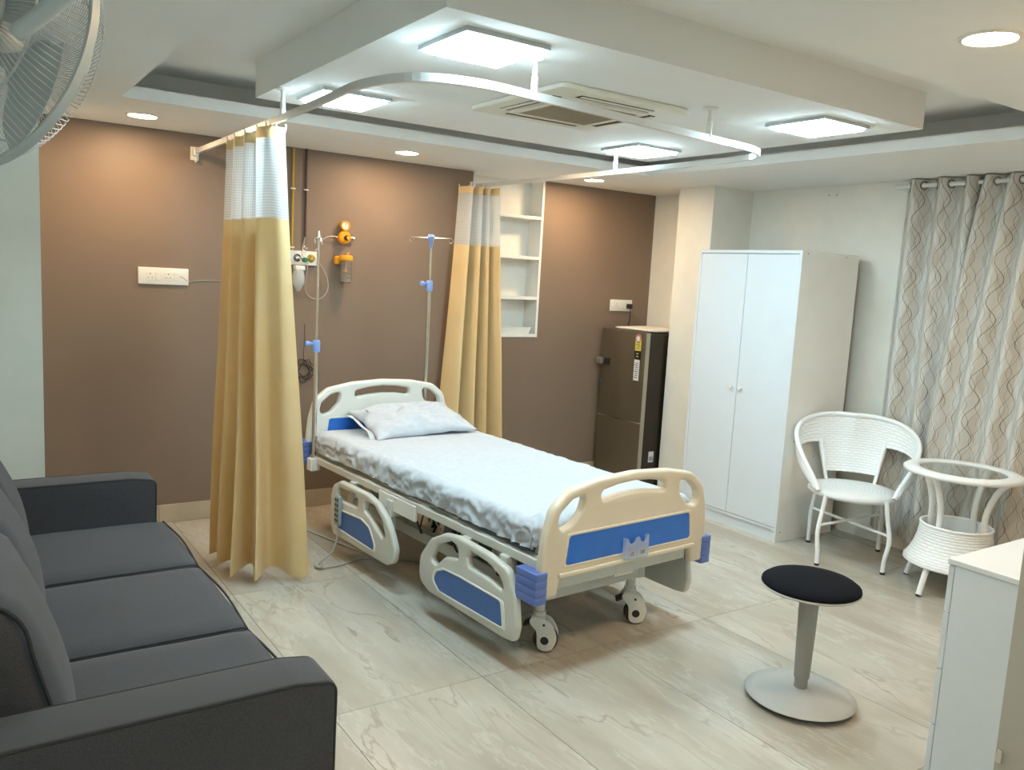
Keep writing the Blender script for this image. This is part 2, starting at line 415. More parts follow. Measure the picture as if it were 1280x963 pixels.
# ================================================================== ROOM SHELL
XL, XR, YB, YN = -0.28, 4.76, 4.965, -1.3        # left wall, right wall, back wall, wall behind the viewer
H1, HP, HC = 2.206, 2.225, 2.375                 # soffit, hanging panel, tray ceiling
TX0, TX1, TY0, TY1 = 0.655, 3.765, 1.578, 4.12   # tray opening (lip faces)
PK = 0.25                                        # cove pocket depth behind the lip
floor = struct('floor', box(XL - 0.1, XR + 0.1, YN - 0.1, YB + 0.3, -0.08, -0.009), 'gap_black')
tx = [XL + 0.0, 0.444] + [0.444 + 0.604 * k for k in range(1, 8)]
tx = [x for x in tx if x < XR] + [XR]
ty = [YN, 0.12, 1.32, 2.52, 3.72, 4.92, YB]
for i in range(len(tx) - 1):
    for j in range(len(ty) - 1):
        if ty[j + 1] < -0.5: continue
        g = 0.0011
        obj('tile', box(tx[i] + g, tx[i + 1] - g, ty[j] + g, ty[j + 1] - g, -0.009, 0.0), 'marble_tile', floor)
# back wall in brown, with the shelf niche cut out of it
NX0, NX1, NZ0, ND = 2.972, 3.572, 1.085, 0.155
wb = boxes([(XL, NX0, YB, YB + 0.22, 0, HC), (NX1, XR + 0.1, YB, YB + 0.22, 0, HC), (NX0, NX1, YB, YB + 0.22, 0, NZ0)])
struct('wall_back', wb, 'wall_brown')
nb = struct('trim_1', boxes([(NX0, NX1, YB + ND, YB + 0.21, NZ0, HC), (NX0, NX0 + 0.012, YB - 0.002, YB + ND, NZ0 + .02, H1), (NX1 - 0.018, NX1, YB - 0.004, YB + ND, NZ0, H1)]), 'shelf_white')
nb['label'] = 'white painted lining of the shelf niche in the brown wall'
for z in (NZ0 + 0.012, 1.367, 1.655, 1.940):
    obj('shelf', box(NX0 + 0.012, NX1 - 0.018, YB - 0.003, YB + ND, z - 0.011, z + 0.011, 0.001), 'shelf_white', nb)
struct('wall_left', box(XL - 0.1, XL, YN, YB, 0, HC), 'wall_pale_green')
struct('wall_right', box(XR, XR + 0.1, YN, YB, 0, HC), 'wall_cream')
struct('wall_front', box(XL - 0.1, XR + 0.1, YN - 0.1, YN, 0, HC), 'wall_cream')
struct('wall_corner_left', box(XL, 0.371, 4.55, YB, 0, H1), 'wall_pale_green')
struct('wall_alcove_right', box(4.652, XR, 4.415, YB, 0, H1), 'wall_cream')
struct('wall_pier_right', box(4.365, XR, 4.085, 4.415, 0, H1), 'wall_cream')
nw = struct('wall_partition_right', box(2.112, XR, 0.78, 0.90, 0, H1), 'near_wall')
obj('latch_plate', box(2.104, 2.1125, 0.882, 0.896, 0.40, 0.435, 0.003), 'chrome', nw)
# skirting of stone strips
sk = struct('baseboard_back', box(0.371, XR, YB - 0.0065, YB, 0.0, 0.105), 'skirting_tile')
for k in range(7):
    x0, x1 = 0.371 + 0.6 * k, min(0.371 + 0.6 * (k + 1), 4.14)
    obj('skirting_strip', box(x0 + 0.001, x1 - 0.001, YB - 0.012, YB - 0.0066, 0.001, 0.109, 0.0015, 1), 'skirting_tile', sk)
# ceiling: slab over the tray, lowered soffit around it with a cove pocket, and the hanging panel
ceil = struct('ceiling', box(XL - 0.1, XR + 0.1, YN - 0.1, YB + 0.3, HC, HC + 0.1), 'ceiling_paint')
def ring(x0, x1, y0, y1, X0, X1, Y0, Y1, z0, z1, bm):
    """rectangular frame between the inner opening x0..y1 and the outer limits X0..Y1"""
    for l in ((X0, X1, Y0, y0), (X0, X1, y1, Y1), (X0, x0, y0, y1), (x1, X1, y0, y1)):
        if l[1] - l[0] > 1e-4 and l[3] - l[2] > 1e-4: box(*l, z0, z1, bm=bm)
sf = bmesh.new()
ring(TX0, TX1, TY0, TY1, XL - 0.1, XR + 0.1, YN - 0.1, YB + 0.16, H1, H1 + 0.022, sf)
struct('ceiling_soffit', sf, 'ceiling_paint')
lp = bmesh.new()
ring(TX0, TX1, TY0, TY1, TX0 - 0.015, TX1 + 0.015, TY0 - 0.015, TY1 + 0.015, H1 + 0.022, 2.260, lp)
struct('trim_2', lp, 'ceiling_paint')['label'] = 'low white lip running round the ceiling recess'
pk = bmesh.new()
ring(TX0 - PK, TX1 + PK, TY0 - PK, TY1 + PK, XL - 0.1, XR + 0.1, YN - 0.1, YB + 0.16, H1 + 0.022, HC, pk)
struct('ceiling_cove', pk, 'ceiling_paint')
PX0, PX1, PY0, PY1 = 1.13, 3.43, 2.07, 3.752
hp = struct('ceiling_panel', box(PX0, PX1, PY0, PY1, HP, HC), 'ceiling_paint')
# ================================================================== CEILING LIGHTS
def led(x, y, label, z=None, grp='square lights on the hanging ceiling panel'):
    t = thing('ceiling_panel_light', label, 'ceiling light', (x, y, z or HP), 0, grp)
    s = 0.150
    fr = bmesh.new(); ring(-s + 0.014, s - 0.014, -s + 0.014, s - 0.014, -s, s, -s, s, -0.014, -0.0002, fr)
    obj('frame', fr, 'led_frame', t)
    obj('diffuser', box(-s + 0.0145, s - 0.0145, -s + 0.0145, s - 0.0145, -0.023, -0.001, 0.004, 1), 'led_light', t)
led(1.405, 2.322, 'square cool white ceiling light nearest the viewer, over the curve of the curtain track')
led(1.405, 3.430, 'square cool white ceiling light seen behind the curtain track above the tied curtain')
led(3.080, 3.430, 'square cool white ceiling light above the niche, beyond the air conditioner')
led(3.080, 2.335, 'square cool white ceiling light on the side of the patterned window curtain')
led(1.10, -0.90, 'added square cool white ceiling light, unseen behind the viewer', H1)  # extra unseen light on the soffit, added to brighten surfaces facing the viewer
def down(x, y, label):
    t = thing('downlight', label, 'ceiling light', (x, y, H1), 0, 'round warm downlights in the soffit')
    obj('rim', lathe([(0.064, 0.0), (0.064, -0.004), (0.066, -0.006), (0.075, -0.004), (0.077, -0.0002), (0.064, -0.0002)], 40), 'plastic_white', t, True)
    obj('diffuser', lathe([(0.0, -0.0045), (0.0635, -0.0045), (0.0635, -0.0006), (0.0, -0.0006)], 20), 'down_light', t)
down(0.821, 4.565, 'round warm downlight nearest the wall fan, above the brown wall')
down(2.262, 4.548, 'round warm downlight above the head of the bed')
down(3.715, 4.590, 'round warm downlight next to the shelf niche, above the fridge wall')
down(2.285, 1.221, 'round warm downlight at the top right, nearest the viewer')
down(3.720, 1.221, 'round warm downlight out of view above the wicker table side of the room')
down(0.825, 1.221, 'round warm downlight out of view above the near arm of the sofa')
# ceiling cassette air conditioner
AX, AY = 2.180, 2.832
ac = thing('ceiling_air_conditioner', 'cream square ceiling cassette air conditioner with dark slots and central grille', 'air conditioner', (AX, AY, HP))
obj('panel', shift(plate(round_poly([(-.325, -.325, .03), (.325, -.325, .03), (.325, .325, .03), (-.325, .325, .03)]), [], 0.020, 0.006, 'XY'), (0, 0, -0.0105)), 'ac_panel', ac, True)
for k in range(4):
    sl = obj('air_slot', rot(boxes([(-0.185, 0.185, -0.262, -0.222, -0.0225, -0.0195)]), k * PI / 2, 'Z'), 'ac_dark', ac)
    obj('louvre', rot(box(-0.18, 0.18, -0.262, -0.244, -0.0262, -0.0235), k * PI / 2, 'Z'), 'ac_panel', sl)
fr = bmesh.new(); ring(-0.176, 0.176, -0.176, 0.176, -0.205, 0.205, -0.205, 0.205, -0.028, -0.0205, fr)
obj('grille_frame', fr, 'ac_panel', ac)
gr = bmesh.new()
for k in range(27): box(-0.176, 0.176, -0.176 + k * 0.0134, -0.176 + k * 0.0134 + 0.007, -0.0265, -0.0215, bm=gr)
for k in range(9): box(-0.176 + k * 0.0432, -0.176 + k * 0.0432 + 0.006, -0.176, 0.176, -0.0275, -0.0268, bm=gr)
g = obj('grille', gr, 'ac_grille', ac); g['kind'] = 'stuff'
obj('grille_backing', box(-0.176, 0.176, -0.176, 0.176, -0.0212, -0.0206), 'ac_grille', ac)
# ================================================================== CURTAIN TRACK
ZT = 2.107
pts = [(1.160, 4.955), (1.158, 4.2), (1.150, 3.4), (1.132, 2.86)]
pts += [tuple(p)[:2] for p in crom([(1.128, 2.80, 0), (1.126, 2.62, 0), (1.172, 2.44, 0), (1.262, 2.348, 0), (1.40, 2.312, 0), (1.52, 2.318, 0)], 5)]
pts += [(2.0, 2.375), (2.60, 2.44)]
pts += [tuple(p)[:2] for p in crom([(2.66, 2.447, 0), (2.80, 2.462, 0), (2.93, 2.51, 0), (3.005, 2.60, 0), (3.028, 2.73, 0), (3.028, 2.85, 0)], 5)]
pts += [(3.02, 3.6), (3.000, 4.3), (2.968, 4.955)]
tr = thing('curtain_track', 'white U-shaped hospital curtain track hung from the ceiling around the bed', 'curtain track', (0, 0, 0))
obj('rail', sweep_rect([(x, y, ZT) for x, y in pts], 0.016, 0.026), 'aluminium', tr)
for x in (1.160, 2.968):
    obj('wall_bracket', boxes([(x - 0.022, x + 0.022, YB - 0.012, YB - 0.0005, ZT - 0.045, ZT + 0.028), (x - 0.014, x + 0.014, YB - 0.05, YB - 0.012, ZT - 0.022, ZT + 0.02)], 0.002), 'plastic_white', tr)
    obj('end_glider', tube([(x, YB - 0.03, ZT - 0.018), (x, YB - 0.03, ZT - 0.035), (x, YB - 0.036, ZT - 0.046), (x, YB - 0.03, ZT - 0.055)], 0.006, 8), 'plastic_white', tr, True)
for x, y in ((1.151, 3.455), (1.610, 2.329), (2.540, 2.434), (3.0205, 3.560)):
    h = HP - 0.0005
    obj('hanger', lathe([(0.0, h), (0.030, h), (0.030, h - 0.006), (0.012, h - 0.010), (0.0075, h - 0.016), (0.0075, h - 0.036), (0.0105, h - 0.044), (0.0075, h - 0.052), (0.011, h - 0.058), (0.011, ZT + 0.005), (0.0, ZT + 0.005)], 16, org=(x, y, 0)), 'plastic_white', tr, True)
# ================================================================== PRIVACY CURTAINS
def privacy(name, label, top, bot, ztop, zbot, znet, nshow):
    t = thing(name, label, 'curtain', (0, 0, 0), 0, 'gold privacy curtains on the track')
    T = crom([(*p, 0) for p in top], 8); B = crom([(*p, 0) for p in bot], 8); n = len(T) - 1
    L = sum((B[i + 1] - B[i]).length for i in range(n))
    def fn(a, z):
        k = min(int(round(a * n)), n); s = (ztop - z) / (ztop - zbot)
        wgt = s ** 1.1
        p = T[k].lerp(B[k], wgt); wob = 0.008 * math.sin(7 * s + k * 0.31) * s
        return Vector((p.x + wob, p.y + 0.6 * wob, z + (0.012 * math.sin(k * 0.35) * s)))
    def piece(nm, z0, z1, m, nv, th):
        g = grid(lambda a, b: fn(a, z1 + (z0 - z1) * b), n, nv, (L, abs(z1 - z0)), th)
        return obj(nm, g, m, t, True, 80)
    piece('heading_band', ztop, ztop - 0.045, 'gold_satin', 3, 0.0012)
    piece('net_panel', ztop - 0.044, znet, 'white_net', 14, 0.0)
    piece('cloth', znet + 0.003, zbot, 'gold_satin', 46, 0.0012)
    for k in range(0, n + 1, 8 * nshow):
        p = T[k]
        obj('glider_hook', tube(crom([(p.x, p.y, ztop - 0.02), (p.x + 0.004, p.y, ztop + 0.004), (p.x, p.y, ztop + 0.016)], 4), 0.003, 6), 'plastic_white', t, True)
    return t
privacy('privacy_curtain', 'gold curtain with white net top hanging free between the sofa and the bed',
        [(1.13, 4.20), (1.19, 4.13), (1.122, 4.05), (1.188, 3.96), (1.12, 3.88), (1.185, 3.80), (1.122, 3.71), (1.132, 3.615), (1.168, 3.595), (1.212, 3.60)],
        [(1.06, 4.21), (1.16, 4.19), (1.068, 4.07), (1.17, 4.06), (1.086, 3.89), (1.20, 3.97), (1.168, 3.79), (1.28, 3.90), (1.33, 3.76), (1.42, 3.74)],
        2.092, 0.035, 1.712, 1)
privacy('privacy_curtain', 'gold curtain with white net top gathered beside the shelf niche behind the bed',
        [(2.830, 4.91), (2.875, 4.80), (2.905, 4.91), (2.945, 4.79), (2.965, 4.90), (2.995, 4.78), (3.015, 4.89), (3.045, 4.74), (3.07, 4.84)],
        [(2.72, 4.92), (2.79, 4.76), (2.86, 4.91), (2.93, 4.74), (2.98, 4.89), (3.03, 4.71), (3.08, 4.85), (3.14, 4.66), (3.19, 4.80)],
        2.090, 0.05, 1.706, 1)
# ================================================================== HOSPITAL BED (own axes: x across, y towards the head)
BO = Vector((2.265, 2.6394, 0)); BA = math.radians(4.15)
def bedpt(u, v, z): return BO + Vector((u * math.cos(BA) - v * math.sin(BA), u * math.sin(BA) + v * math.cos(BA), z))
bed = thing('hospital_bed', 'cream and blue electric hospital bed with lowered side rails', 'bed', BO, BA)
def mirror(pl): return [(-x, y, r) for x, y, r in reversed(pl)]
def end_board(name, y0, dz, m, inlay_side, parent, lead=-1):
    """moulded board in the XZ plane, centre of thickness y0"""
    half = [(0.0, 0.768, 0.4), (0.20, 0.757, 0.3), (0.355, 0.728, 0.10), (0.432, 0.665, 0.08), (0.462, 0.56, 0.2), (0.474, 0.44, 0.02), (0.474, 0.318, 0.012), (0.392, 0.318, 0.012), (0.372, 0.388, 0.03)]
    out = half + [(-x, y, r) for x, y, r in reversed(half)][:-1]
    out = round_poly([(x, y + dz, r) for x, y, r in out])
    slot = [(-0.183, 0.668, 0.02), (-0.183, 0.708, 0.022), (-0.09, 0.724, 0.2), (0.0, 0.729, 0.2), (0.09, 0.724, 0.2), (0.183, 0.708, 0.022), (0.183, 0.668, 0.02), (0.09, 0.682, 0.2), (0, 0.686, 0.2), (-0.09, 0.682, 0.2)]
    ear = [(0.268, 0.706, 0.02), (0.335, 0.690, 0.05), (0.392, 0.645, 0.04), (0.402, 0.600, 0.03), (0.385, 0.578, 0.03), (0.335, 0.590, 0.05), (0.285, 0.640, 0.04)]
    inl = [(0.360, 0.438, 0.018), (0.345, 0.552, 0.018)]
    S = lambda pl: [tuple(p) for p in round_poly([(x, y + dz, r) for x, y, r in pl])]
    ow = [tuple(p) for p in out]
    def orient(pl, ccw):
        ar = sum(pl[i - 1][0] * pl[i][1] - pl[i][0] * pl[i - 1][1] for i in range(len(pl)))
        return pl if (ar > 0) == ccw else list(reversed(pl))
    holes = [orient(S(slot), False), orient(S(ear), False), orient(S(mirror(ear)), False)]
    o = obj(name, shift(plate(orient(ow, True), holes, 0.044, 0.014, 'XZ', 4), (0, y0, 0)), m, parent, True, 60)
    q = [(-0.360, 0.438, .016), (0.360, 0.438, .016), (0.345, 0.552, .016), (-0.345, 0.552, .016)]
    rimo = orient(S([(-0.374, 0.427, .02), (0.374, 0.427, .02), (0.358, 0.563, .02), (-0.358, 0.563, .02)]), True)
    ys = y0 + inlay_side * 0.0215
    r = obj('inlay_rim', shift(plate(rimo, [orient(S(q), False)], 0.008, 0.003, 'XZ'), (0, ys, 0)), m, o, True, 60)
    inlay = obj('blue_panel', shift(plate(orient(S([(-0.361, 0.437, .016), (0.361, 0.437, .016), (0.346, 0.553, .016), (-0.346, 0.553, .016)]), True), [], 0.003, 0.0005, 'XZ'), (0, ys + inlay_side * 0.0009, 0)), 'blue_inlay', o)
    inlay['label'] = 'blue panel set into the board'
    obj('ledge', box(-0.39, 0.39, min(ys, ys + inlay_side * 0.012), max(ys, ys + inlay_side * 0.012), 0.393 + dz, 0.412 + dz, 0.005, 2), m, o, True)
    for s in (-1, 1):
        bl = []
        # bumper: ribbed block wrapping the lower corner
        bb = bmesh.new()
        for k in range(4):
            z0 = 0.304 + dz + k * 0.031
            box(*sorted((s * 0.448, s * 0.505)), y0 - 0.028, y0 + 0.095, z0, z0 + 0.0306, 0.0035, 2, bm=bb)
        box(*sorted((s * 0.45, s * 0.5035)), y0 - 0.0265, y0 + 0.093, 0.306 + dz, 0.426 + dz, 0.004, 2, bm=bb)
        b_ = obj('corner_bumper', bb, 'blue_bumper', parent, True, 50); b_['label'] = 'blue ribbed corner bumper'
    return o
fb = end_board('footboard', -0.192, 0.0, 'plastic_cream', -1, bed)
fb['label'] = 'cream moulded footboard'
hb = end_board('headboard', 1.872, 0.105, 'plastic_ivory', -1, bed)
hb['label'] = 'ivory moulded headboard'
# clear card holder on the footboard
def pocket(x0, x1):
    z0, z1 = 0.412, 0.502
    pl = [(x0, z0), (x1, z0), (x1, z1)]
    for k in range(9):
        a = PI * k / 8; c = (x0 + x1) / 2; pl.append((c + 0.020 * math.cos(a), z1 - 0.006 - 0.020 * math.sin(a)))
    pl.append((x0, z1)); c = (x0 + x1) / 2
    return pl, [(c - 0.013, z0 + 0.012), (c - 0.013, z0 + 0.03), (c + 0.013, z0 + 0.03), (c + 0.013, z0 + 0.012)]
for x0, x1 in ((-0.050, 0.012), (0.014, 0.076)):
    ol, ho = pocket(x0, x1)
    h_ = obj('card_holder', shift(plate(ol, [ho], 0.003, 0.0006, 'XZ'), (0, -0.236, 0)), 'card_plastic', fb); h_['label'] = 'clear card pocket'
obj('card_holder_base', boxes([(-0.052, 0.078, -0.2375, -0.2155, 0.4125, 0.4155), (-0.052, -0.049, -0.2375, -0.2155, 0.4125, 0.50), (0.075, 0.078, -0.2375, -0.2155, 0.4125, 0.50)]), 'card_plastic', fb)
# frames
obj('foot_crossbar', boxes([(-0.375, 0.375, -0.185, -0.150, 0.335, 0.386), (-0.05, 0.05, -0.188, -0.146, 0.325, 0.384)], 0.003), 'steel_paint', bed)
obj('head_crossbar', box(-0.40, 0.40, 1.80, 1.84, 0.40, 0.445, 0.003), 'steel_paint', bed)
obj('deck_frame', boxes([(-0.462, -0.430, -0.165, 1.84, 0.425, 0.462), (0.430, 0.462, -0.165, 1.84, 0.425, 0.462), (-0.43, 0.43, -0.165, -0.13, 0.425, 0.462), (-0.43, 0.43, 0.55, 0.585, 0.43, 0.46), (-0.43, 0.43, 1.15, 1.185, 0.43, 0.46)], 0.003), 'steel_paint', bed)
for y0, y1 in ((-0.125, 0.40), (0.41, 0.80), (0.81, 1.10), (1.11, 1.82)):
    obj('deck_section', box(-0.43, 0.43, y0, y1, 0.4625, 0.471, 0.002, 1), 'mattress_grey' if y0 < 0 else 'steel_paint', bed)
obj('mechanism_cover', boxes([(-0.466, -0.452, 0.70, 1.04, 0.375, 0.45)], 0.003), 'plastic_white', bed)
obj('base_frame', boxes([(-0.315, -0.275, -0.02, 1.66, 0.205, 0.262), (0.275, 0.315, -0.02, 1.66, 0.205, 0.262), (-0.275, 0.275, -0.02, 0.03, 0.21, 0.258), (-0.275, 0.275, 1.61, 1.66, 0.21, 0.258), (-0.275, 0.275, 0.78, 0.82, 0.21, 0.25)], 0.003), 'steel_paint', bed)
for s in (-1, 1):
    for yb, yt in ((0.18, 0.46), (1.16, 1.42)):
        obj('lift_arm', tube([(s * 0.24, yb, 0.235), (s * 0.30, yt, 0.43)], 0.019, 8), 'steel_paint', bed, True)
    for y in (0.02, 0.28, 0.92, 1.30):
        obj('rail_bracket', boxes([(*sorted((s * 0.418, s * 0.478)), y - 0.025, y + 0.025, 0.345, 0.428), (*sorted((s * 0.44, s * 0.474)), y - 0.012, y + 0.012, 0.27, 0.35)], 0.004), 'steel_paint', bed)
for y, m in ((0.36, 'dark_metal'), (1.02, 'dark_metal')):
    obj('actuator', boxes([(-0.10, -0.02, y, y + 0.13, 0.27, 0.39)], 0.012), m, bed)
    obj('actuator_rod', tube([(-0.06, y + 0.12, 0.32), (-0.06, y + 0.45, 0.40)], 0.016, 10), 'chrome', bed, True)
obj('control_box', box(-0.20, 0.10, 0.62, 0.76, 0.34, 0.415, 0.01), 'dark_metal', bed)
random.seed(4)
for k in range(9):
    x = -0.43 + 0.03 * random.random(); y = -0.08 + 0.155 * k
    p = [(x, y, 0.42), (x - 0.005 + 0.03 * random.random(), y + 0.05, 0.36 - 0.05 * random.random()), (x + 0.06, y + 0.11, 0.33 - 0.05 * random.random()), (x + 0.02, y + 0.17, 0.42)]
    obj('cable', tube(crom(p, 6), 0.0045, 6), 'cable_black' if k % 2 else 'cable_grey', bed, True)
obj('power_cable', tube(crom([(-0.10, 1.0, 0.30), (-0.20, 0.98, 0.16), (-0.28, 0.90, 0.05), (-0.33, 0.72, 0.012), (-0.22, 0.5, 0.008), (-0.05, 0.62, 0.008), (0.1, 0.9, 0.008)], 8), 0.006, 8), 'cable_black', bed, True)
for k in range(5):
    obj('gear_plate', box(-0.425, -0.40, -0.07 + 0.13 * k, 0.0 + 0.13 * k, 0.33 + 0.02 * (k % 2), 0.415, 0.004), 'steel_paint' if k % 2 else 'dark_metal', bed)
# side rails (hanging in the lowered position)
def orient(pl, ccw):
    ar = sum(pl[i - 1][0] * pl[i][1] - pl[i][0] * pl[i - 1][1] for i in range(len(pl)))
    return pl if (ar > 0) == ccw else list(reversed(pl))
RP = lambda pl: [tuple(p) for p in round_poly(pl)]
def side_rail(side, outer, holes, blue, label):
    x = side * 0.497
    o = obj('side_rail', shift(plate(orient(RP(outer), True), [orient(RP(h), False) for h in holes], 0.034, 0.0125, 'YZ', 4), (x, 0, 0)), 'plastic_rail', bed, True, 60)
    o['label'] = label
    cx = sum(p[0] for p in blue) / len(blue); cy = sum(p[1] for p in blue) / len(blue)
    big = [(cx + (a - cx) * 1.05 + (0.006 if a > cx else -0.006), cy + (b - cy) * 1.12 + (0.003 if b > cy else -0.003), r) for a, b, r in blue]
    xs = x + side * 0.0168
    rim = obj('inlay_rim', shift(plate(orient(RP(big), True), [orient(RP(blue), False)], 0.008, 0.0025, 'YZ'), (xs, 0, 0)), 'plastic_white', o, True, 60)
    obj('blue_panel', shift(plate(orient(RP(blue), True), [], 0.003, 0.0004, 'YZ'), (xs + side * 0.0005, 0, 0)), 'blue_rail', o)
    return o
foot_out = [(0.577, 0.190, .05), (0.572, 0.270, .06), (0.492, 0.368, .07), (0.386, 0.420, .07), (0.286, 0.434, .06), (0.07, 0.424, .1), (-0.06, 0.400, .05), (-0.112, 0.305, .1), (-0.132, 0.19, .05), (-0.118, 0.125, .035), (-0.04, 0.118, .03), (0.49, 0.122, .06), (0.560, 0.150, .05)]
foot_h = [[(0.485, 0.275, .02), (0.435, 0.355, .05), (0.335, 0.400, .03), (0.282, 0.385, .02), (0.276, 0.340, .015), (0.375, 0.318, .05), (0.440, 0.262, .03)],
          [(0.215, 0.365, .015), (0.195, 0.397, .015), (0.07, 0.385, .1), (-0.015, 0.352, .03), (-0.042, 0.305, .015), (0.06, 0.322, .1), (0.20, 0.330, .015)]]
foot_b = [(0.452, 0.195, .03), (0.428, 0.238, .03), (0.37, 0.262, .03), (0.25, 0.266, .05), (-0.026, 0.262, .02), (-0.046, 0.163, .012), (0.40, 0.160, .03)]
head_out = [(1.462, 0.170, .04), (1.466, 0.330, .05), (1.440, 0.388, .04), (1.365, 0.424, .05), (1.07, 0.424, .08), (0.962, 0.402, .07), (0.885, 0.355, .07), (0.83, 0.295, .06), (0.786, 0.220, .06), (0.800, 0.155, .04), (0.87, 0.124, .05), (1.43, 0.122, .03)]
head_h = [[(1.385, 0.345, .015), (1.385, 0.382, .02), (1.20, 0.394, .02), (1.165, 0.372, .015), (1.170, 0.330, .015), (1.36, 0.322, .02)],
          [(1.090, 0.385, .015), (1.00, 0.382, .04), (0.925, 0.335, .05), (0.885, 0.265, .02), (0.915, 0.245, .015), (1.055, 0.318, .04), (1.095, 0.335, .015)]]
head_b = [(1.378, 0.175, .012), (1.374, 0.268, .02), (1.12, 0.282, .04), (1.04, 0.262, .05), (0.985, 0.198, .03), (0.985, 0.165, .015)]
for s, where in ((-1, 'near'), (1, 'far')):
    side_rail(s, foot_out, foot_h, foot_b, 'lowered %s side rail at the foot end' % where)
    side_rail(s, head_out, head_h, head_b, 'lowered %s side rail at the head end' % where)
# casters
def caster(x, y, ang):
    t = bpy.data.objects.new('caster', None); C.objects.link(t); t.parent = bed; t.location = (x, y, 0); t.rotation_euler = (0, 0, ang); t.empty_display_size = 0.05
    r = 0.052; off = -0.03
    ty = [(r - 0.012, -0.021), (r - 0.004, -0.021), (r, -0.012), (r, 0.012), (r - 0.004, 0.021), (r - 0.012, 0.021)]
    obj('wheel', lathe([(0.0, -0.018), (r - 0.014, -0.018)] + ty + [(r - 0.014, 0.018), (0.0, 0.018)], 32, 'X', (0, off, r)), 'tyre_brown', t, True)
    for s in (-1, 1):
        pl = []
        for k in range(26):
            a = -0.28 * PI + 1.5 * PI * k / 25
            pl.append((off - 0.047 * math.cos(a + PI * 0.05) , r + 0.001 + 0.047 * math.sin(a + PI * 0.05)))
        cov = [(off - 0.047, r), (off - 0.044, r + 0.035), (off - 0.02, 0.128), (off + 0.01, 0.142), (0.028, 0.142), (0.034, 0.118), (off + 0.036, r + 0.032), (off + 0.030, r - 0.028), (off + 0.005, r - 0.045), (off - 0.03, r - 0.036)]
        obj('cover', shift(plate(orient([tuple(p)[:2] for p in crom([(a, b, 0) for a, b in cov], 4, True)], True), [], 0.009, 0.003, 'YZ'), (s * 0.0265, 0, 0)), 'plastic_ivory', t, True, 60)
        obj('hub_cap', lathe([(0.0, s * 0.0315), (0.017, s * 0.0315), (0.019, s * 0.029)], 20, 'X', (0, off, r)), 'black_rubber', t, True)
        obj('rivet', lathe([(0.0, s * 0.0318), (0.0055, s * 0.0318), (0.006, s * 0.029)], 12, 'X', (0, off + 0.006, 0.118)), 'black_rubber', t, True)
    obj('fork_top', box(-0.03, 0.03, -0.025, 0.03, 0.128, 0.150, 0.006, 2), 'plastic_ivory', t, True)
    obj('stem', lathe([(0.0, 0.15), (0.027, 0.15), (0.027, 0.168), (0.021, 0.172), (0.021, 0.325), (0.0, 0.325)], 20), 'steel_paint', t, True)
    bp = rot(box(-0.026, 0.026, 0.028, 0.066, 0.115, 0.127, 0.004), -0.5, 'X', (0, 0.03, 0.12))
    obj('brake_pedal', bp, 'black_rubber', t, True)
    return t
for x, y, a in ((-0.285, 0.0, 0.72), (0.245, 0.0, 0.86), (-0.285, 1.63, 0.5), (0.245, 1.63, -0.3)): caster(x, y, a)
# pole sockets
for s, y in ((-1, 1.78), (1, 1.935)):
    x = -0.467 if s < 0 else 0.346
    obj('pole_socket', boxes([(x - 0.028, x + 0.028, y - 0.028, y + 0.028, 0.385, 0.455), (*sorted((x, x + (0.06 if s < 0 else -0.03))), y - 0.015, y + 0.015, 0.41, 0.44)], 0.004), 'plastic_white', bed)
# ------------------------------------------------------------------ mattress, sheet, pillow
mt = obj('mattress', box(-0.43, 0.43, -0.115, 1.80, 0.4715, 0.585, 0.02, 3), 'mattress_grey', None, True)
mt.location = BO; mt.rotation_euler = (0, 0, BA)
setp(mt, 'thin grey-blue mattress under the white sheet on the bed', 'mattress')
def drop(s, half, r):
    """distance along the cloth -> (offset, drop)"""
    a = abs(s); sg = 1 if s >= 0 else -1
    if a <= half - r: return s, 0.0
    q = a - (half - r)
    if q < r * PI / 2: th = q / r; return sg * (half - r + r * math.sin(th)), r * (1 - math.cos(th))
    return sg * half, r + (q - r * PI / 2)
def sheet_fn(a, b):
    hx, hy, r = 0.441, 0.968, 0.03
    sx = (a - 0.5) * 2 * (hx + 0.098); sy = (b - 0.5) * 2 * (hy + 0.085)
    x, dx = drop(sx, hx, r); y, dy = drop(sy, hy, r)
    d = max(dx, dy); p = Vector((x, y + 0.8425, 0.600 - d))
    nz = noise.noise(Vector((sx * 4, sy * 3, 0.3))); n2 = noise.noise(Vector((sx * 9, sy * 11, 4.1))); n3 = noise.turbulence(Vector((sx * 7, sy * 5, 2.0)), 3, False)
    edge = min(1.0, d / 0.03)
    rg = 1 - abs(noise.noise(Vector((sx * 10 + 2.0 * nz, sy * 5.0 + 3.0 * n2, 7.3)))) * 2.4
    rg2 = 1 - abs(noise.noise(Vector((sx * 16 + 1.5 * n2, sy * 13.0, 1.3)))) * 2.2
    cr_ = 0.014 * max(0, rg) ** 1.5 + 0.008 * max(0, rg2) ** 1.5
    if dx > 0.004 and dx >= dy: p.x += (1 if x > 0 else -1) * edge * (0.004 + cr_ + 0.010 * n2)
    if dy > 0.004 and dy > dx: p.y += (1 if sy > 0 else -1) * edge * (0.003 + 0.7 * cr_ + 0.004 * n2)
    p.z += 0.0045 * nz * (1 - edge) + edge * (0.010 * n2)
    soft_top = (1 - edge) * max(0.0, 1 - max(0.0, (0.44 - abs(x)) / 0.16))
    p.z += 0.0018 * n2 * (1 - edge) + soft_top * 0.004 * max(0, rg) ** 2
    return p
sh = obj('bed_sheet', grid(sheet_fn, 130, 220, (0.98, 2.06), 0.0), 'sheet_cotton', None, True, 180)
sh.location = BO; sh.rotation_euler = (0, 0, BA)
setp(sh, 'white cotton sheet tucked over the hospital bed mattress, wrinkled along the side', 'bed sheet')
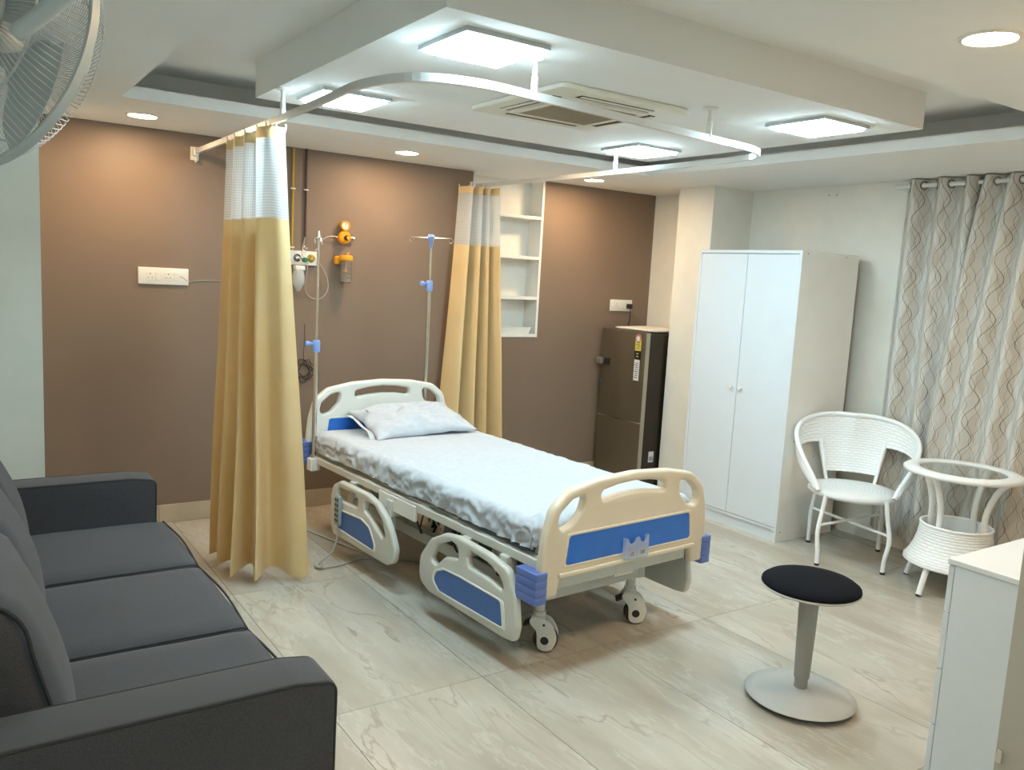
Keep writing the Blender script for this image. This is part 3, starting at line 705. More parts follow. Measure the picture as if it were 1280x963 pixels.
# gathered tuck of cloth at the near foot corner
def tuck_fn(a, b):
    th = -0.6 + 2.2 * a; r = 0.018 + 0.03 * b + 0.008 * math.sin(a * 19)
    return Vector((-0.40 - 0.03 * b * math.cos(th), -0.128 - r * math.sin(th) * 0.5, 0.545 - 0.075 * b + 0.006 * math.sin(a * 23)))
tk = obj('corner_tuck', grid(tuck_fn, 30, 8, (0.1, 0.1), 0.003), 'sheet_cotton', sh, True, 180)
def pillow():
    hx, hy, hz = 0.325, 0.205, 0.082
    def f(sgn):
        def fn(a, b):
            x, y = a * 2 - 1, b * 2 - 1
            pr = max(0.0, (1 - abs(x) ** 2.6)) ** 0.55 * max(0.0, (1 - abs(y) ** 2.4)) ** 0.55
            pin = 1 - 0.10 * (abs(x) ** 2) * (1 - abs(y) ** 2) * 0.5
            px = x * hx * (1 - 0.07 * (1 - abs(y) ** 3)) ; py = y * hy * (1 - 0.10 * (1 - abs(x) ** 3))
            n1 = noise.noise(Vector((x * 2.3, y * 2.0, 1.7 * sgn))); n2 = noise.turbulence(Vector((x * 4 + y * 2, y * 3, 5.0)), 3, False)
            fold = (1 - abs(noise.noise(Vector((x * 1.6 + y * 0.9, y * 2.4 - x * 0.7, 3.3)))) * 2.6)
            z = sgn * hz * pr * (1 + 0.22 * n1 + 0.16 * max(0, fold) ** 2 - 0.06) + pr * sgn * 0.016 * (n2 - 0.3)
            if sgn < 0: z *= 0.55
            return Vector((px, py, z + 0.010 * noise.noise(Vector((x * 3, y * 3, 9.0)))))
        return fn
    b = grid(f(1), 66, 48, (0.65, 0.41)); c = grid(lambda a, b_: f(-1)(1 - a, b_), 66, 48, (0.65, 0.41))
    join(b, c); bmesh.ops.remove_doubles(b, verts=list(b.verts), dist=0.0006); return b
pw = obj('pillow', pillow(), 'sheet_cotton', None, True, 180)
pw.location = bedpt(0.075, 1.625, 0.658); pw.rotation_euler = (math.radians(13), math.radians(-2), BA + math.radians(-3))
setp(pw, 'white pillow lying against the headboard of the bed', 'pillow')
fl_ = obj('open_end_hem', shift(grid(lambda a, b: Vector((-0.318 - 0.035 * b + 0.01 * math.sin(a * 9), (a - 0.5) * 0.34, (0.022 + 0.018 * b) * math.sin(a * PI) - 0.012 + 0.004 * math.sin(a * 14))), 24, 4, (0.3, 0.04), 0.002), (0, 0, 0)), 'sheet_cotton', pw, True, 180)
obj('laundry_mark', boxes([(-0.272 + 0.003 * (k % 2), -0.262, 0.05 + 0.006 * k, 0.0535 + 0.006 * k, 0.055, 0.0555) for k in range(6)]), 'label_black', pw)
# ------------------------------------------------------------------ drip stands in the bed sockets
def drip(loc, rz, ztop, zj, label, spread, tilt, head='blue_clip'):
    t = thing('drip_stand', label, 'drip stand', loc, rz, 'drip stands at the head of the bed')
    zb = loc[2]
    obj('outer_pole', lathe([(0.0, 0.0), (0.0125, 0.0), (0.0125, zj - zb), (0.0, zj - zb)], 16), 'chrome', t, True)
    obj('inner_pole', lathe([(0.0, zj - zb), (0.008, zj - zb), (0.008, ztop - zb), (0.0, ztop - zb)], 12), 'chrome', t, True)
    j = obj('height_clamp', lathe([(0.0, zj - zb - 0.035), (0.019, zj - zb - 0.035), (0.021, zj - zb - 0.02), (0.021, zj - zb + 0.02), (0.016, zj - zb + 0.03), (0.0, zj - zb + 0.03)], 20), 'blue_clip', t, True)
    obj('clamp_knob', rot(lathe([(0.0, -0.062), (0.013, -0.062), (0.016, -0.045), (0.010, -0.036), (0.006, -0.018), (0.0, -0.018)], 12, 'X', (0, 0, zj - zb + 0.01)), 0.0, 'Z'), 'blue_clip', j, True)
    h = obj('hook_head', lathe([(0.0, ztop - zb - 0.05), (0.010, ztop - zb - 0.05), (0.014, ztop - zb - 0.01), (0.022, ztop - zb), (0.022, ztop - zb + 0.025), (0.018, ztop - zb + 0.03), (0.0, ztop - zb + 0.03)], 20) if head == 'blue_clip' else lathe([(0.0, ztop - zb - 0.01), (0.009, ztop - zb - 0.01), (0.010, ztop - zb + 0.02), (0.004, ztop - zb + 0.05), (0.0, ztop - zb + 0.052)], 16), head, t, True)
    z = ztop - zb + 0.010
    for a in (tilt, tilt + spread, tilt + PI, tilt + spread + PI):
        pl = [(0.015, z), (0.075, z), (0.120, z + 0.001), (0.131, z - 0.004), (0.135, z - 0.016), (0.128, z - 0.028), (0.116, z - 0.029), (0.110, z - 0.018), (0.114, z - 0.012)]
        obj('hook', tube([(r * math.cos(a), r * math.sin(a), q) for r, q in pl], 0.003, 6), 'chrome', t, True)
pn = bedpt(-0.467, 1.78, 0.395); pf = bedpt(0.346, 1.935, 0.395)
drip(pn, 0, 1.655, 1.085, 'steel drip stand with blue clamp at the near side of the headboard', 0.25, 1.05, 'chrome')
drip(pf, 0, 1.715, 1.435, 'steel drip stand with four hooks standing behind the pillow', 1.9, -0.75)
# ------------------------------------------------------------------ remote handset on the head side rail
hs = thing('bed_handset', 'grey bed remote control clipped on the near head side rail', 'remote control', BO, BA)
obj('body', box(-0.537, -0.5165, 1.318, 1.375, 0.195, 0.352, 0.007, 3), 'handset_grey', hs, True)
for k in range(5):
    for q in (0, 1):
        obj('button', box(-0.5385, -0.5372, 1.328 + 0.022 * q, 1.342 + 0.022 * q, 0.215 + 0.027 * k, 0.229 + 0.027 * k, 0.0004, 1), 'cable_black', hs)
cd_ = crom([(-0.527, 1.345, 0.192), (-0.535, 1.335, 0.13), (-0.565, 1.33, 0.06), (-0.625, 1.335, 0.016), (-0.660, 1.30, 0.012), (-0.645, 1.262, 0.012)], 8)
obj('cord', tube(cd_, 0.0045, 8), 'cable_grey', hs, True)
obj('cord_sleeve', tube(crom([(-0.612, 1.338, 0.026), (-0.648, 1.33, 0.014), (-0.662, 1.30, 0.012), (-0.648, 1.264, 0.012)], 6), 0.0085, 10), 'cable_grey', hs, True)
obj('cord_tail', tube(crom([(-0.646, 1.264, 0.010), (-0.55, 1.27, 0.007), (-0.42, 1.30, 0.007), (-0.3, 1.24, 0.007), (-0.1, 1.05, 0.007)], 8), 0.004, 8), 'cable_grey', hs, True)
# mains lead hanging from the head corner
ml = obj('mains_lead', tube(crom([(-0.455, 1.90, 0.44), (-0.50, 1.86, 0.475), (-0.535, 1.84, 0.44), (-0.535, 1.85, 0.35), (-0.52, 1.9, 0.22), (-0.50, 1.97, 0.10), (-0.46, 1.95, 0.012), (-0.40, 1.60, 0.010), (-0.34, 1.3, 0.010)], 8), 0.0045, 8), 'cable_grey', None, True)
ml.location = BO; ml.rotation_euler = (0, 0, BA)
setp(ml, 'pale mains lead looping from the head corner of the bed to the floor', 'cable')
# ================================================================== SOFA
sofa = thing('sofa', 'dark grey three-seat fabric sofa with black piping along the left wall', 'sofa', (0, 0, 0))
SY0, SY1, AW = 1.682, 3.812, 0.148
def soft(x0, x1, y0, y1, z0, z1, r, n=10, puff=(0, 0, 0), lean=0.0, seed=0, lump=0.004):
    """cushion: rounded box as a superellipsoid-like lattice"""
    b = bmesh.new(); bmesh.ops.create_cube(b, size=2.0)
    bmesh.ops.subdivide_edges(b, edges=list(b.edges), cuts=n, use_grid_fill=True)
    hx, hy, hz = (x1 - x0) / 2, (y1 - y0) / 2, (z1 - z0) / 2
    for v in b.verts:
        p = v.co.copy()
        q = Vector((p.x * hx, p.y * hy, p.z * hz))
        c = Vector((max(-hx + r, min(hx - r, q.x)), max(-hy + r, min(hy - r, q.y)), max(-hz + r, min(hz - r, q.z))))
        d = q - c
        if d.length > 1e-9: q = c + d.normalized() * min(r, d.length if max(abs(p.x), abs(p.y), abs(p.z)) < 0.999 else r)
        fx, fy, fz = 1 - p.x ** 2, 1 - p.y ** 2, 1 - p.z ** 2
        q.x += (1 if p.x > 0 else -1) * abs(p.x) ** 3 * puff[0] * fy * fz
        q.y += (1 if p.y > 0 else -1) * abs(p.y) ** 3 * puff[1] * fx * fz
        q.z += (1 if p.z > 0 else -1) * abs(p.z) ** 3 * puff[2] * fx * fy
        q.z += lump * noise.noise(Vector((q.x * 5, q.y * 5, q.z * 5 + seed)))
        q.x += lump * noise.noise(Vector((q.x * 4 + 7, q.y * 4, q.z * 4 + seed)))
        q.x += -lean * (q.z + hz)
        v.co = q + Vector(((x0 + x1) / 2, (y0 + y1) / 2, (z0 + z1) / 2))
    b.normal_update(); return b
def arm(y0, y1, label):
    # profile in XZ: flat box with top sloping gently and rounded front
    pl = RP([(-0.16, 0.10, .02), (0.712, 0.10, .015), (0.712, 0.588, .03), (0.62, 0.602, .1), (-0.16, 0.602, .04)])
    a = obj('armrest', shift(plate(orient(pl, True), [], y1 - y0, 0.012, 'XZ', 3), (0, (y0 + y1) / 2, 0)), 'sofa_fabric', sofa, True, 50)
    pp = [(x, z) for x, z in pl if z > 0.105]
    # pipe only along the upright front edge and the top edge
    top = [p for p in orient(pl, True)]
    path = [(0.706, 0.105), (0.706, 0.35)] + [(x - 0.004, z - 0.004) for x, z in top if z > 0.5 and x > 0.5] + [(0.3, 0.598), (-0.155, 0.598)]
    path.sort(key=lambda p: (-round(p[0], 3) if p[1] > 0.5 else -10, p[1]))
    for y in (y0 + 0.004, y1 - 0.004):
        obj('piping', tube([(x, y, z) for x, z in path], 0.0045, 6), 'piping_black', a, True)
    return a
arm(SY0, SY0 + AW, ''); arm(SY1 - AW, SY1, '')
obj('base', box(-0.16, 0.66, SY0 + AW, SY1 - AW, 0.10, 0.255, 0.01), 'sofa_fabric', sofa)
obj('back_frame', box(-0.26, -0.06, SY0, SY1, 0.10, 0.74, 0.03, 3), 'sofa_fabric', sofa, True)
cw = (SY1 - SY0 - 2 * AW) / 3
for k in range(3):
    y0 = SY0 + AW + k * cw + 0.002; y1 = y0 + cw - 0.004
    c = obj('seat_cushion', soft(-0.02, 0.742, y0, y1, 0.257, 0.418, 0.028, 12, (0.008, 0.0, 0.016), 0, k * 3), 'sofa_fabric', sofa, True, 180)
    e = [(0.735, y0, 0.285), (0.738, y0, 0.38), (0.728, y0, 0.408), (0.66, y0, 0.414), (0.25, y0, 0.414)]
    obj('piping', tube(crom(e, 4), 0.0028, 6), 'piping_black', c, True)  # black tube along the cushion gap, stands in for the shade there
    obj('piping', tube(crom([(0.734, y0 + 0.006, 0.405), (0.745, (y0 + y1) / 2, 0.413), (0.734, y1 - 0.006, 0.405)], 6), 0.004, 6), 'piping_black', c, True)
    ep = [(0.204 - 0.27 * (z - 0.405), y0 + 0.016, z) for z in (0.43, 0.5, 0.6, 0.7, 0.78)] + [(0.04, y0 + 0.016, 0.828), (-0.12, y0 + 0.016, 0.832)]
    bc = obj('back_cushion', soft(-0.055, 0.215, y0 + 0.004, y1 - 0.004, 0.405, 0.835, 0.055, 12, (0.045, 0.0, 0.02), 0.27, 20 + k * 5, 0.007), 'sofa_fabric', sofa, True, 180)
    if k == 0: obj('piping', tube(crom(ep, 4), 0.005, 6), 'piping_black', bc, True)
for x in (-0.16, 0.60):
    for y in (SY0 + 0.07, SY1 - 0.07):
        obj('leg', lathe([(0.0, 0.0), (0.018, 0.0), (0.026, 0.10), (0.0, 0.10)], 14, org=(x, y, 0)), 'black_rubber', sofa, True)
# ================================================================== WARDROBE
WX0, WX1, WY0, WY1, WH = 4.124, 4.676, 3.138, 3.940, 1.758
wd = thing('wardrobe', 'tall white two-door wardrobe with small round knobs against the right wall', 'wardrobe', (0, 0, 0))
T = 0.018
obj('side_panel', box(WX0, WX1 - 0.004, WY0, WY0 + T, 0, WH, 0.001, 1), 'laminate_side', wd)
obj('side_panel', box(WX0, WX1 - 0.004, WY1 - T, WY1, 0, WH, 0.001, 1), 'laminate_side', wd)
obj('front_edge', boxes([(WX0 - 0.0012, WX0, WY0, WY0 + T, 0, WH), (WX0 - 0.0012, WX0, WY1 - T, WY1, 0, WH)]), 'laminate_white', wd)
obj('top_panel', box(WX0 - 0.001, WX1 - 0.004, WY0 + T, WY1 - T, WH - 0.02, WH, 0.001, 1), 'laminate_white', wd)
obj('plinth', box(WX0 + 0.012, WX0 + 0.03, WY0 + T, WY1 - T, 0.0, 0.07), 'laminate_white', wd)
obj('bottom_panel', box(WX0 + 0.002, WX1 - 0.01, WY0 + T, WY1 - T, 0.07, 0.088), 'laminate_white', wd)
obj('back_panel', box(WX1 - 0.004, WX1, WY0 + 0.003, WY1 - 0.003, 0.01, WH - 0.003), 'dark_metal', wd)
ym = (WY0 + WY1) / 2
for y0, y1, ky in ((WY0 + T + 0.002, ym - 0.0018, ym - 0.036), (ym + 0.0018, WY1 - T - 0.002, ym + 0.036)):
    d = obj('door', box(WX0 + 0.001, WX0 + 0.019, y0, y1, 0.091, WH - 0.0235, 0.0008, 1), 'laminate_white', wd)
    obj('knob', lathe([(0.0, 0.0), (0.006, 0.0), (0.006, -0.008), (0.011, -0.014), (0.012, -0.020), (0.009, -0.024), (0.0, -0.025)], 20, 'X', (WX0 + 0.001, ky, 0.898)), 'plastic_white', d, True)
obj('interior_shadow', box(WX0 + 0.025, WX0 + 0.03, WY0 + T, WY1 - T, 0.09, WH - 0.02), 'gap_black', wd)
for x, z in ((WX0 + 0.05, 1.752), (WX0 + 0.42, 1.752), (WX0 + 0.09, 0.62), (WX0 + 0.04, 0.06)):
    obj('screw_cap', lathe([(0.0, -0.0006), (0.004, -0.0006), (0.004, 0.0)], 10, 'Y', (x, WY0, min(z, 1.742))), 'dark_metal', wd)
# ================================================================== FRIDGE
FX, FY0, FY1, FH = 4.150, 4.432, 4.925, 1.168
fr_ = thing('fridge', 'bronze single-door fridge with energy label standing in the alcove', 'fridge', (0, 0, 0))
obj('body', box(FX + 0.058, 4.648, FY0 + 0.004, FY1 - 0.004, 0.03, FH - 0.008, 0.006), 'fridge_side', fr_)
obj('plinth', box(FX + 0.075, 4.63, FY0 + 0.02, FY1 - 0.02, 0.0, 0.035), 'black_rubber', fr_)
dpl = RP([(FX + 0.052, FY0, .004), (FX + 0.052, FY1, .004), (FX + 0.012, FY1, .012), (FX - 0.004, (FY0 + FY1) / 2, .5), (FX + 0.014, FY0, .02)])
def door_slab(z0, z1):
    return shift(plate(orient(dpl, True), [], z1 - z0, 0.004, 'XY'), (0, 0, (z0 + z1) / 2))
d1 = obj('door', door_slab(0.505, FH), 'fridge_bronze', fr_, True, 30)
d2 = obj('lower_door_panel', door_slab(0.05, 0.499), 'fridge_bronze', fr_, True, 30)
obj('groove', box(FX + 0.012, FX + 0.05, FY0 + 0.003, FY1 - 0.003, 0.498, 0.506), 'fridge_edge', fr_)
obj('edge_strip', box(FX + 0.014, FX + 0.050, FY0 - 0.003, FY0 + 0.001, 0.06, FH - 0.006, 0.001, 1), 'fridge_edge', fr_)
obj('seal', box(FX + 0.052, FX + 0.058, FY0 + 0.004, FY1 - 0.004, 0.06, FH - 0.012), 'black_rubber', fr_)
hd = obj('handle', boxes([(FX - 0.035, FX - 0.010, 4.862, 4.925, 0.895, 0.942), (FX - 0.012, FX + 0.012, 4.866, 4.92, 0.900, 0.937)], 0.004), 'fridge_handle', d1)
obj('handle_recess', box(FX - 0.006, FX + 0.004, 4.80, 4.862, 0.893, 0.944, 0.002), 'black_rubber', d1)
obj('lock', lathe([(0, -0.008), (0.009, -0.008), (0.009, 0.004), (0, 0.004)], 14, 'X', (FX + 0.004, 4.89, 0.76)), 'chrome', d1, True)
# energy label built up of its coloured fields
lx = FX + 0.0024
def field(z0, z1, y0, y1, m, dx=0.0): return obj('label_field', box(lx - 0.0014 - dx, lx + 0.004, y0, y1, z0, z1), m, d1)
field(1.030, 1.115, 4.474, 4.532, 'label_yellow'); field(0.965, 1.030, 4.474, 4.532, 'label_black'); field(0.812, 0.965, 4.478, 4.530, 'label_white')
obj('label_dial', lathe([(0.0, lx - 0.0030), (0.030, lx - 0.0030), (0.030, lx + 0.003)], 24, 'X', (0, 4.503, 1.122)), 'label_red', d1)
obj('label_dial_cap', lathe([(0.0, lx - 0.0036), (0.019, lx - 0.0036), (0.019, lx + 0.002)], 24, 'X', (0, 4.503, 1.118)), 'label_white', d1)
for k in range(8): field(0.832 + 0.015 * k, 0.837 + 0.015 * k, 4.486, 4.516 + 0.008 * (k % 3 == 0), 'label_black', 0.0006)
for k in range(4): field(1.045 + 0.014 * k, 1.049 + 0.014 * k, 4.482, 4.522 - 0.01 * (k % 2), 'label_black', 0.0006)
for k in range(2): field(0.985 + 0.02 * k, 0.992 + 0.02 * k, 4.492, 4.514, 'label_yellow', 0.0006)
sl = obj('side_label', box(4.272, 4.322, FY0 + 0.002, FY0 + 0.0045, 0.205, 0.285), 'label_white', fr_)
for k in range(6): obj('bar', box(4.278 + 0.007 * k, 4.281 + 0.007 * k, FY0 + 0.0014, FY0 + 0.0021, 0.215, 0.248), 'label_black', sl)
cl = obj('folded_cloth', soft(4.21, 4.60, 4.46, 4.84, FH + 0.0, FH + 0.020, 0.009, 10, (0, 0, 0.006), 0, 3, 0.004), 'fold_cloth', None, True, 180)
setp(cl, 'cream folded cloth lying flat on top of the fridge', 'cloth')
# ================================================================== WICKER CHAIR  (front = local -Y)
def wicker_chair(loc, rz):
    t = thing('wicker_armchair', 'round-backed white wicker armchair on four bowed legs', 'chair', loc, rz)
    ZS = 0.405
    # seat: woven disc
    obj('seat', lathe([(0.003, ZS + 0.006), (0.10, ZS + 0.009), (0.19, ZS + 0.012), (0.232, ZS + 0.010), (0.246, ZS - 0.002), (0.246, ZS - 0.014), (0.232, ZS - 0.024), (0.0, ZS - 0.020)], 48, uv=(1.5, 0.5)), 'white_wicker', t, True, 80)
    # rim path: from the seat front left, up and round the back, to the seat front right
    def rim(s):                          # s in -1..1, 0 = top of the back
        a = s * 2.30                       # angle from straight back
        k = abs(s)
        h = 0.385 * (1 - k ** 2.6) + 0.0
        R = 0.262 + 0.075 * math.sin(min(1, k * 1.05) * PI) * (1 if k < 1 else 0)
        if k > 0.86: R = R
        lean = 0.055 * (h / 0.385) ** 1.5
        return Vector((R * math.sin(a) * 1.02, R * math.cos(a) * 0.92 + lean * math.cos(a * 0.5), ZS + 0.01 + h))
    path = [rim(-1 + 2 * i / 60) for i in range(61)]
    obj('rim', tube(path, 0.0135, 10), 'wicker_wrap', t, True)
    def foot_pt(s):
        a = s * 2.30
        return Vector((0.236 * math.sin(a), 0.225 * math.cos(a), ZS + 0.005))
    def surf(s, q):
        A = foot_pt(s); B = rim(s); p = A.lerp(B, q)
        out = Vector((math.sin(s * 2.3), math.cos(s * 2.3), 0)) * 0.022 * math.sin(q * PI)
        return p + out
    S1 = 0.30
    back = grid(lambda a, b: surf((-1 + 2 * a) * (S1 - 0.035 * (1 - b)), 0.13 + 0.87 * b), 28, 18, (0.42, 0.36), 0.012)
    obj('back_panel', back, 'white_wicker', t, True, 60)
    for sg in (-1, 1):
        def wing(a, b, sg=sg):
            a = a if sg > 0 else 1 - a
            k = S1 - 0.03 + a * (0.985 - S1 + 0.03)
            wdt = 0.016 + 0.155 * (1 - a) ** 0.7
            ln = max((rim(sg * k) - foot_pt(sg * k)).length, 0.004)
            lo = max(0.0, 1 - wdt / ln)
            return surf(sg * k, lo + (1.0 - lo) * b)
        obj('arm_panel', grid(wing, 40, 8, (0.55, 0.12), 0.010), 'white_wicker', t, True, 60)
        # post joining back panel to seat
        obj('back_post', tube([surf(sg * (S1 - 0.035), 0.62), surf(sg * (S1 - 0.038), 0.14), surf(sg * (S1 - 0.04), 0.0)], 0.010, 8), 'wicker_wrap', t, True)
    def leg(fx, fy, bow):
        tx_, ty_ = fx * 0.92, fy * 0.88
        p = [(tx_, ty_, ZS - 0.005), (tx_ * 1.02 + bow * 0.6, ty_ * 1.03, 0.31), (fx + bow, fy, 0.19), (fx * 1.0 + bow * 0.2, fy, 0.08), (fx, fy, 0.008)]
        o = obj('leg', tube(crom(p, 6), 0.0125, 10), 'wicker_wrap', t, True)
        obj('foot_cap', lathe([(0.0, 0.0), (0.0135, 0.0), (0.0135, 0.013), (0.0, 0.013)], 14, org=(fx, fy, 0)), 'black_rubber', o, True)
    for fx, fy, bow in ((-0.171, -0.220, -0.012), (0.171, -0.220, 0.016), (-0.198, 0.220, 0.0), (0.198, 0.220, 0.0)): leg(fx, fy, bow)
    for sg in (-1, 1):
        obj('stretcher', tube([(-0.176 * sg, -0.218, 0.225 + 0.006 * sg), (0.19 * sg, 0.212, 0.225 + 0.006 * sg)], 0.008, 8), 'wicker_wrap', t, True)
    return t
wicker_chair((4.293, 2.767, 0), math.atan2(-0.278, -0.342) + PI / 2)
# ================================================================== WICKER TABLE
def wicker_table(loc, rz):
    t = thing('wicker_table', 'round white wicker side table with glass centre and woven basket between the legs', 'table', loc, rz)
    ZT_ = 0.650
    obj('top_ring', lathe([(0.205, ZT_ - 0.022), (0.202, ZT_ - 0.010), (0.208, ZT_), (0.235, ZT_ + 0.002), (0.270, ZT_ - 0.001), (0.283, ZT_ - 0.010), (0.281, ZT_ - 0.022), (0.262, ZT_ - 0.028), (0.215, ZT_ - 0.027), (0.205, ZT_ - 0.022)], 64, uv=(1.6, 0.35)), 'white_wicker', t, True, 70)
    g_ = obj('glass_top', lathe([(0.0, ZT_ - 0.012), (0.2035, ZT_ - 0.012), (0.2035, ZT_ - 0.006), (0.0, ZT_ - 0.006)], 48), 'glass', t); g_['label'] = 'clear glass disc'
    prof = [(0.172, 0.352), (0.174, 0.32), (0.181, 0.28), (0.194, 0.235), (0.212, 0.195), (0.234, 0.162), (0.236, 0.150), (0.222, 0.142), (0.0, 0.145)]
    obj('basket', lathe(prof, 56, uv=(1.3, 0.36)), 'white_wicker', t, True, 60)
    inner = [(0.172, 0.352), (0.164, 0.352), (0.165, 0.30), (0.175, 0.24), (0.195, 0.19), (0.0, 0.165)]
    bk = obj('basket_lining', lathe(inner, 56), 'wicker_wrap', t, True, 60)
    obj('basket_rim', tube([(0.169 * math.cos(a), 0.169 * math.sin(a), 0.353) for a in [2 * PI * k / 48 for k in range(48)]], 0.007, 8, True), 'wicker_wrap', t, True)
    for k in range(4):
        a = PI / 4 + k * PI / 2; c, s = math.cos(a), math.sin(a)
        pr_ = [(0.248, 0.008), (0.226, 0.08), (0.200, 0.155), (0.158, 0.26), (0.146, 0.36), (0.150, 0.45), (0.178, 0.54), (0.212, 0.600), (0.238, 0.626)]
        o = obj('leg', tube(crom([(r * c, r * s, z) for r, z in pr_], 5), 0.0155, 10), 'wicker_wrap', t, True)
        obj('foot_cap', lathe([(0.0, 0.0), (0.0145, 0.0), (0.0145, 0.014), (0.0, 0.014)], 14, org=(0.248 * c, 0.248 * s, 0)), 'black_rubber', o, True)
    return t
wicker_table((4.348, 2.190, 0), math.atan2(0.22, 0.26) + PI / 4 - PI / 4)
# ================================================================== STOOL
st = thing('sit_stand_stool', 'round black-seated stool on a grey post and dished grey base', 'stool', (2.615, 1.812, 0))
obj('base', lathe([(0.0, 0.0), (0.09, 0.0), (0.14, 0.006), (0.196, 0.020), (0.201, 0.0235), (0.199, 0.027), (0.16, 0.034), (0.10, 0.043), (0.05, 0.051), (0.0, 0.053)], 64), 'stool_grey', st, True, 60)
obj('collar', lathe([(0.024, 0.050), (0.0245, 0.052), (0.0235, 0.092), (0.0, 0.092)], 24), 'stool_post', st, True)
obj('post', lathe([(0.0, 0.088), (0.0265, 0.088), (0.0285, 0.093), (0.033, 0.27), (0.036, 0.418), (0.0, 0.418)], 32), 'stool_post', st, True)
seat = obj('seat_shell', lathe([(0.0, 0.405), (0.05, 0.408), (0.06, 0.418), (0.12, 0.426), (0.172, 0.436), (0.178, 0.441), (0.175, 0.446), (0.0, 0.446)], 64), 'stool_grey', st, True, 60)
obj('seat_pad', lathe([(0.172, 0.444), (0.1765, 0.449), (0.175, 0.458), (0.158, 0.470), (0.115, 0.479), (0.06, 0.4835), (0.0, 0.485)], 64), 'stool_fabric', st, True, 80)
obj('height_lever', boxes([(-0.125, -0.06, 0.02, 0.045, 0.412, 0.428)], 0.005), 'stool_post', st)
# ================================================================== CHEST OF DRAWERS
CX, CY, CZ = 2.478, 1.257, 0.750
ch = thing('chest_of_drawers', 'white chest of drawers at the right edge, side panel towards the stool', 'chest of drawers', (0, 0, 0))
obj('top', box(CX - 0.004, CX + 0.72, 0.905, CY, CZ - 0.016, CZ, 0.001, 1), 'laminate_white', ch)
obj('side_panel', box(CX, CX + 0.016, 0.907, CY - 0.022, 0, CZ - 0.016), 'laminate_white', ch)
obj('side_panel', box(CX + 0.70, CX + 0.716, 0.907, CY - 0.022, 0, CZ - 0.016), 'laminate_white', ch)
obj('back_panel', box(CX + 0.016, CX + 0.70, 0.907, 0.913, 0.02, CZ - 0.016), 'laminate_side', ch)
for k, (z0, z1) in enumerate(((0.585, 0.730), (0.405, 0.581), (0.225, 0.401), (0.045, 0.221))):
    d = obj('drawer_front', box(CX + 0.002, CX + 0.714, CY - 0.019, CY - 0.002, z0, z1, 0.001, 1), 'laminate_white', ch)
    obj('knob', lathe([(0, 0), (0.006, 0), (0.011, 0.016), (0, 0.02)], 14, 'Y', (CX + 0.36, CY - 0.002, (z0 + z1) / 2)), 'plastic_white', d, True)
obj('carcass', box(CX + 0.016, CX + 0.70, 0.92, CY - 0.024, 0.0, 0.70), 'gap_black', ch)
# ================================================================== WINDOW CURTAIN + ROD
RX, RZ = 4.702, 2.166
rod = thing('curtain_rod', 'white curtain rod fixed to the right wall above the patterned curtains', 'curtain rod', (0, 0, 0))
obj('pole', tube([(RX, 0.95, RZ), (RX, 2.925, RZ)], 0.0125, 14), 'plastic_white', rod, True)
obj('finial', lathe([(0.0, 2.975), (0.012, 2.972), (0.017, 2.955), (0.0135, 2.93), (0.0135, 2.922), (0.0, 2.922)], 18, 'Y', (RX, 0, RZ)), 'plastic_white', rod, True)
obj('bracket', boxes([(RX + 0.008, XR - 0.0005, 2.885, 2.90, RZ - 0.03, RZ + 0.012)], 0.002), 'plastic_white', rod)
def drape_panel(label, y0, y1, pitch, phase, ytopL, ybotL, bulge, amp0):
    t = thing('window_curtain', label, 'curtain', (0, 0, 0), 0, 'patterned grommet curtains on the right wall')
    zt, zb = 2.200, 0.10
    W = (y1 - y0); n = int(abs(W) / 0.0085); 
    def fn(a, b):
        z = zt + (zb - zt) * b; y = y0 + W * a
        dy = (ytopL + (ybotL - ytopL) * b ** 0.9) * (1 - a) ** 2.0
        ph = 2 * PI * (y0 + W * a) / pitch + phase
        amp = amp0 * (1.0 - 0.30 * b)
        x = RX + amp * math.sin(ph) + 0.006 * b * math.sin(ph * 0.47 + 1.7 * b) - bulge * b ** 0.45 * (1 - a) ** 1.5
        x = min(x, XR - 0.006)
        return Vector((x, y + dy + 0.006 * b * math.sin(4 * b + ph * 0.5), z))
    obj('cloth', grid(fn, n, 40, (abs(W) * 1.6, zt - zb), 0.0), 'wavy_print', t, True, 180)
    k0 = math.ceil((2 * PI * min(y0, y1) / pitch + phase) / PI); k1 = math.floor((2 * PI * max(y0, y1) / pitch + phase) / PI)
    for k in range(k0, k1 + 1):
        y = (k * PI - phase) * pitch / (2 * PI)
        if y < 1.9: continue
        sl_ = 1 if k % 2 == 0 else -1
        a = math.atan2(sl_ * amp0 * 2 * PI / pitch, 1)
        rg = [(0.0, 0.0)]
        pts_ = [Vector((0.022 * math.cos(q) * math.sin(a), 0.022 * math.cos(q) * math.cos(a), 0.022 * math.sin(q))) + Vector((RX, y + (ytopL) * (1 - (y - y0) / W) ** 2, RZ)) for q in [2 * PI * j / 24 for j in range(24)]]
        obj('grommet', tube(pts_, 0.003, 6, True), 'grommet', t, True)
drape_panel('left wavy-print curtain panel hanging straight behind the wicker chair', 2.912, 2.470, 0.160, 0.4, 0.0, 0.0, 0.0, 0.044)
drape_panel('right wavy-print curtain panel sweeping out behind the wicker table', 2.445, 1.05, 0.130, 1.2, 0.0, 0.17, 0.08, 0.042)
